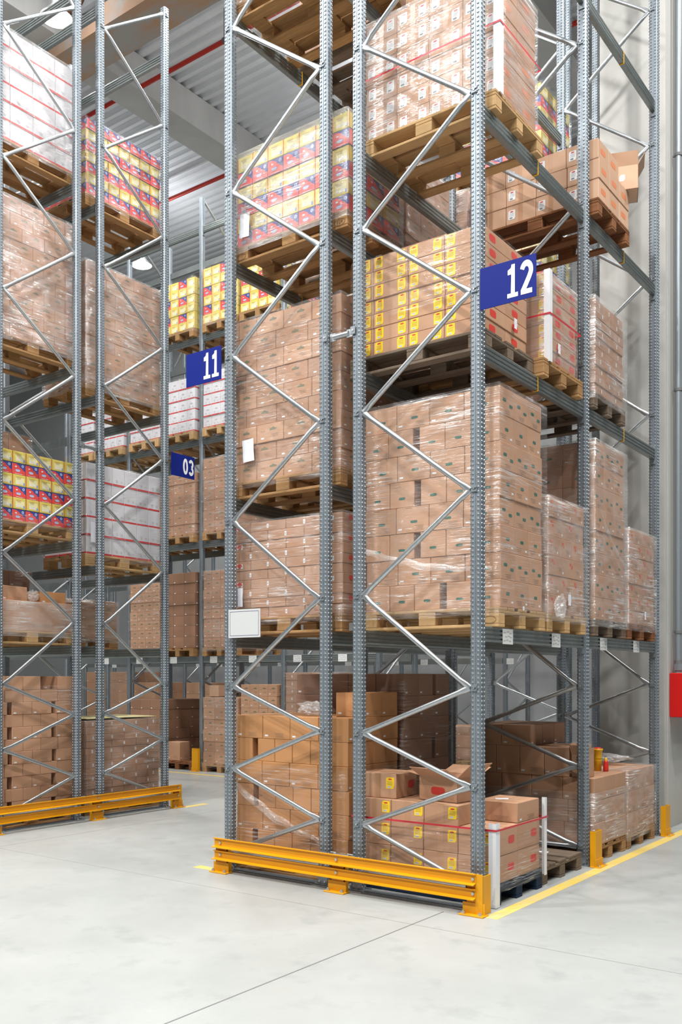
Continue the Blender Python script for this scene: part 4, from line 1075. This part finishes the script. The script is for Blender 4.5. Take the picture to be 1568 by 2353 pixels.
# farthest rack floor loads
for i, (x0, x1, rows, z, y0) in enumerate(((-17.3, -16.45, 6, 0, 10.4), (-16.4, -15.6, 6, 0, 10.4), (-15.4, -14.6, 5, 0, 10.4), (-14.5, -13.7, 3, 0, 10.4), (-13.5, -12.7, 5, 0, 10.4), (-9.7, -8.9, 5, 0, 10.4), (-5.9, -5.0, 2, 0, 10.4))):
    stack('%s floor stack of the farthest rack' % NTH[i], 'shipping_carton', x0, x1, y0, y0+1.1, z, [(.27, 2, 2) for _ in range(rows)], var=lambda k: 1, film='film_light' if i % 2 else None, tone='wood_mid', palrz=PI/2, palnear=False, orient='bay')
stack('small stack in the cross aisle', 'shipping_carton', -5.45, -4.85, 9.0, 9.6, 0, [(.22, 2, 2), (.22, 2, 2), (.16, 2, 2)], var=lambda k: 1, film='film', tone='wood_mid', palrz=PI/2, palnear=False, orient='bay')

# ---- loose film lumps
def lump(loc, s, label, seed):
    b = bmesh.new(); bmesh.ops.create_icosphere(b, subdivisions=4, radius=1)
    for v in b.verts:
        q = noise.fractal(v.co*2.4+Vector((seed, 0, 0)), .8, 2.2, 4)
        v.co *= 1+.38*q; v.co = Vector((v.co.x*s[0], v.co.y*s[1], v.co.z*s[2]))
    mb = MB(); mb.merge(b, 'film_crumple', None, False); b.free()
    o = add('film_scrap', mb.mesh('film_scrap'), None, loc); tag(o, label, 'plastic scrap')
lump((.168, 1.19, 2.20), (.03, .09, .085), 'crumpled clear film lump at the foot of the red-printed stack', 1.3)
lump((-1.68, .34, 1.375), (.13, .08, .055), 'crumpled film scrap on top of the barrier stack', 4.1)
lump((-1.165, .50, 2.80), (.02, .07, .09), 'crumpled film bulge on the strawberry stack side', 7.7)
lump((-.3, 3.45, .815), (.22, .12, .04), 'crumpled film scrap on the grey-wrapped floor stack', 9.2)
lump((-5.83, .55, 2.545), (.06, .07, .06), 'crumpled film bunch between the loose boxes', 3.3)

# ------------------------------------------------------------------ lamps
LK = .30
def lamp(x, y, z, p, label=None, size=.45, fixture=False):
    L = bpy.data.lights.new('high_bay_light', 'AREA'); L.shape = 'DISK'; L.size = size; L.energy = p*LK; L.color = (1, .985, .96)
    o = bpy.data.objects.new('high_bay_light', L); COL.objects.link(o); o.location = (x, y, z-.05)
    if fixture:
        root = empty('high_bay_lamp', (x, y, z)); b = MB(); b.lathe([(.05, .36), (.09, .30), (.11, .18), (.26, .0), (.265, -.005), (.10, .17), (0, .18)], (0, 0, 0), 'bolt_steel', 28); add('shade', b.mesh('lamp_shade'), root)
        b = MB(); b.lathe([(.22, .02), (.2, .0), (0, -.01)], (0, 0, 0), 'lamp_glow', 24); add('bulb', b.mesh('lamp_bulb'), root)['label'] = 'glowing lamp face'
        b = MB(); b.tube((0, 0, .36), (0, 0, 14.0-z), .012, 'hanger_grey', 6); add('hanger_rod', b.mesh('lamp_rod'), root)
        tag(root, label, 'ceiling lamp')
lamp(-9.74, 3.79, 12.5, 1500, 'glowing round ceiling lamp above the opposite rack', fixture=True)
lamp(-14.82, 10.14, 12.0, 1300, 'glowing round ceiling lamp far behind the racks', fixture=True)
for (x, y, p) in ((-4.8, -5.2, 2300), (.4, -5.6, 2300), (5.2, -4.6, 1500), (-9.5, -5.5, 1500), (-4.0, -11, 3600), (2.5, -11, 3600), (-11, -11, 2600), (3.2, .6, 2700), (4.2, 5.8, 1300), (6.5, -1.5, 1500), (-3.9, 1.4, 1000), (-3.9, 4.6, 1000), (-6.5, 8.7, 420), (-2.2, 12.3, 260)):
    lamp(x, y, 12.6, p)
for (x, y, p) in ((-9.74, 3.79, 45), (-14.82, 10.14, 120), (-3.9, 4.6, 150), (-6.5, 8.7, 130), (-3.9, 1.4, 110)):   # added fill lights that brighten the ceiling, not part of any fixture
    L = bpy.data.lights.new('ceiling_fill', 'POINT'); L.energy = p; L.shadow_soft_size = .12; o = bpy.data.objects.new('ceiling_fill', L); COL.objects.link(o); o.location = (x, y, 13.0 if y != 10.14 else 12.5)
W = bpy.data.worlds.new('World'); SC.world = W; W.use_nodes = True
bg = W.node_tree.nodes['Background']; bg.inputs[0].default_value = (.95, .97, 1, 1); bg.inputs[1].default_value = .095

# ------------------------------------------------------------------ camera
cam = bpy.data.cameras.new('camera'); co = bpy.data.objects.new('camera', cam); COL.objects.link(co)
cam.sensor_fit = 'VERTICAL'; cam.sensor_height = 36; cam.sensor_width = 24
cam.lens = 36*2147.15/2353; cam.shift_y = (1555.3-1176.5)/2353; cam.clip_end = 200; cam.clip_start = .1
co.location = (3.168, -5.846, 1.639); co.rotation_euler = (PI/2, 0, .6337)
SC.camera = co
vs = SC.view_settings; vs.view_transform = 'Standard'; vs.look = 'None'; vs.gamma = 1; vs.use_curve_mapping = False; vs.exposure = -0.08

# boxes buried inside the loads, which no nearby viewpoint shows, are left out (what carries a kept box stays)
from mathutils.bvhtree import BVHTree
def cull():
    bpy.context.view_layer.update()
    vs, fs = [], []
    for o in SC.objects:
        if o.type != 'MESH' or o.name.split('.')[0] in ('stretch_film', 'film_scrap', 'post', 'brace', 'bracket', 'paper_sheet', 'label_sticker', 'floor', 'foot_plate', 'bolt', 'edge_protector'): continue
        if any(o is q for q in ()): continue
        mw = o.matrix_world
        if o.name.split('.')[0] in KINDS:
            sx, sy, sz = DIM[o.name]
            pts = [mw @ Vector((x, y, z)) for x in (-sx/2, sx/2) for y in (-sy/2, sy/2) for z in (0, sz)]
            b = len(vs); vs += pts; fs += [tuple(b+k for k in f) for f in ((0, 1, 3, 2), (4, 6, 7, 5), (0, 4, 5, 1), (2, 3, 7, 6), (0, 2, 6, 4), (1, 5, 7, 3))]
        elif len(o.data.vertices) < 4000:
            b = len(vs); vs += [mw @ v.co for v in o.data.vertices]; fs += [tuple(b+k for k in p.vertices) for p in o.data.polygons]
    T = BVHTree.FromPolygons(vs, fs)
    c0 = Vector(co.location); right = Vector((math.cos(.6337), math.sin(.6337), 0)); fw = Vector((-math.sin(.6337), math.cos(.6337), 0)); up = Vector((0, 0, 1))
    cams = [c0, c0+right*.7, c0-right*.7, c0+up*.5, c0-up*.4]
    seen = set()
    for o, d in BOXES:
        mw = o.matrix_world; sx, sy, sz = d; pts = []
        g = (.05, .2, .35, .5, .65, .8, .95)
        for u in g:
            for v in g: pts += [Vector((-sx/2+u*sx, -sy/2-.003, v*sz)), Vector((sx/2+.003, -sy/2+u*sy, v*sz))]
            pts += [Vector((-sx/2+u*sx, 0, sz+.003)), Vector((-sx/2+u*sx, 0, -.003)), Vector((-sx/2+u*sx, -sy*.4, sz+.003)), Vector((-sx/2-.003, 0, u*sz))]
        for p in pts:
            w = mw @ p; r = w-c0; dep = r.dot(fw)
            xx = 784+2147*r.dot(right)/dep; yy = 1555-2147*r.z/dep
            if not (-60 < xx < 1630 and -60 < yy < 2410): continue
            for c in cams:
                dv = w-c; L = dv.length
                h = T.ray_cast(c, dv/L, L)
                if h[0] is None or h[3] > L-.002: seen.add(o.name); break
            if o.name in seen: break
    return seen
KINDS = set(CATS); DIM = {o.name: d for o, d in BOXES}
seen = cull()
def over(o, d, k, e):
    return min(d[0], e[0], (d[0]+e[0])/2-abs(o.location.x-k.location.x))*min(d[1], e[1], (d[1]+e[1])/2-abs(o.location.y-k.location.y)) if abs(o.location.x-k.location.x) < (d[0]+e[0])/2 and abs(o.location.y-k.location.y) < (d[1]+e[1])/2 else 0
queue = sorted([q for q in BOXES if q[0].name in seen], key=lambda q: -q[0].location.z)
while queue:      # from the top down: a kept box that nothing kept carries keeps the box under it
    k, e = queue.pop(0)
    below = [(over(o, d, k, e), o, d) for o, d in BOXES if abs(o.location.z+d[2]-k.location.z) < .004]
    below = [q for q in below if q[0] > 0]
    if below and not any(q[1].name in seen for q in below):
        a, o, d = max(below, key=lambda q: q[0]); seen.add(o.name); queue.append((o, d)); queue.sort(key=lambda q: -q[0].location.z)
for o, d in BOXES:
    if o.name not in seen:
        for c in list(o.children): bpy.data.objects.remove(c)
        bpy.data.objects.remove(o)
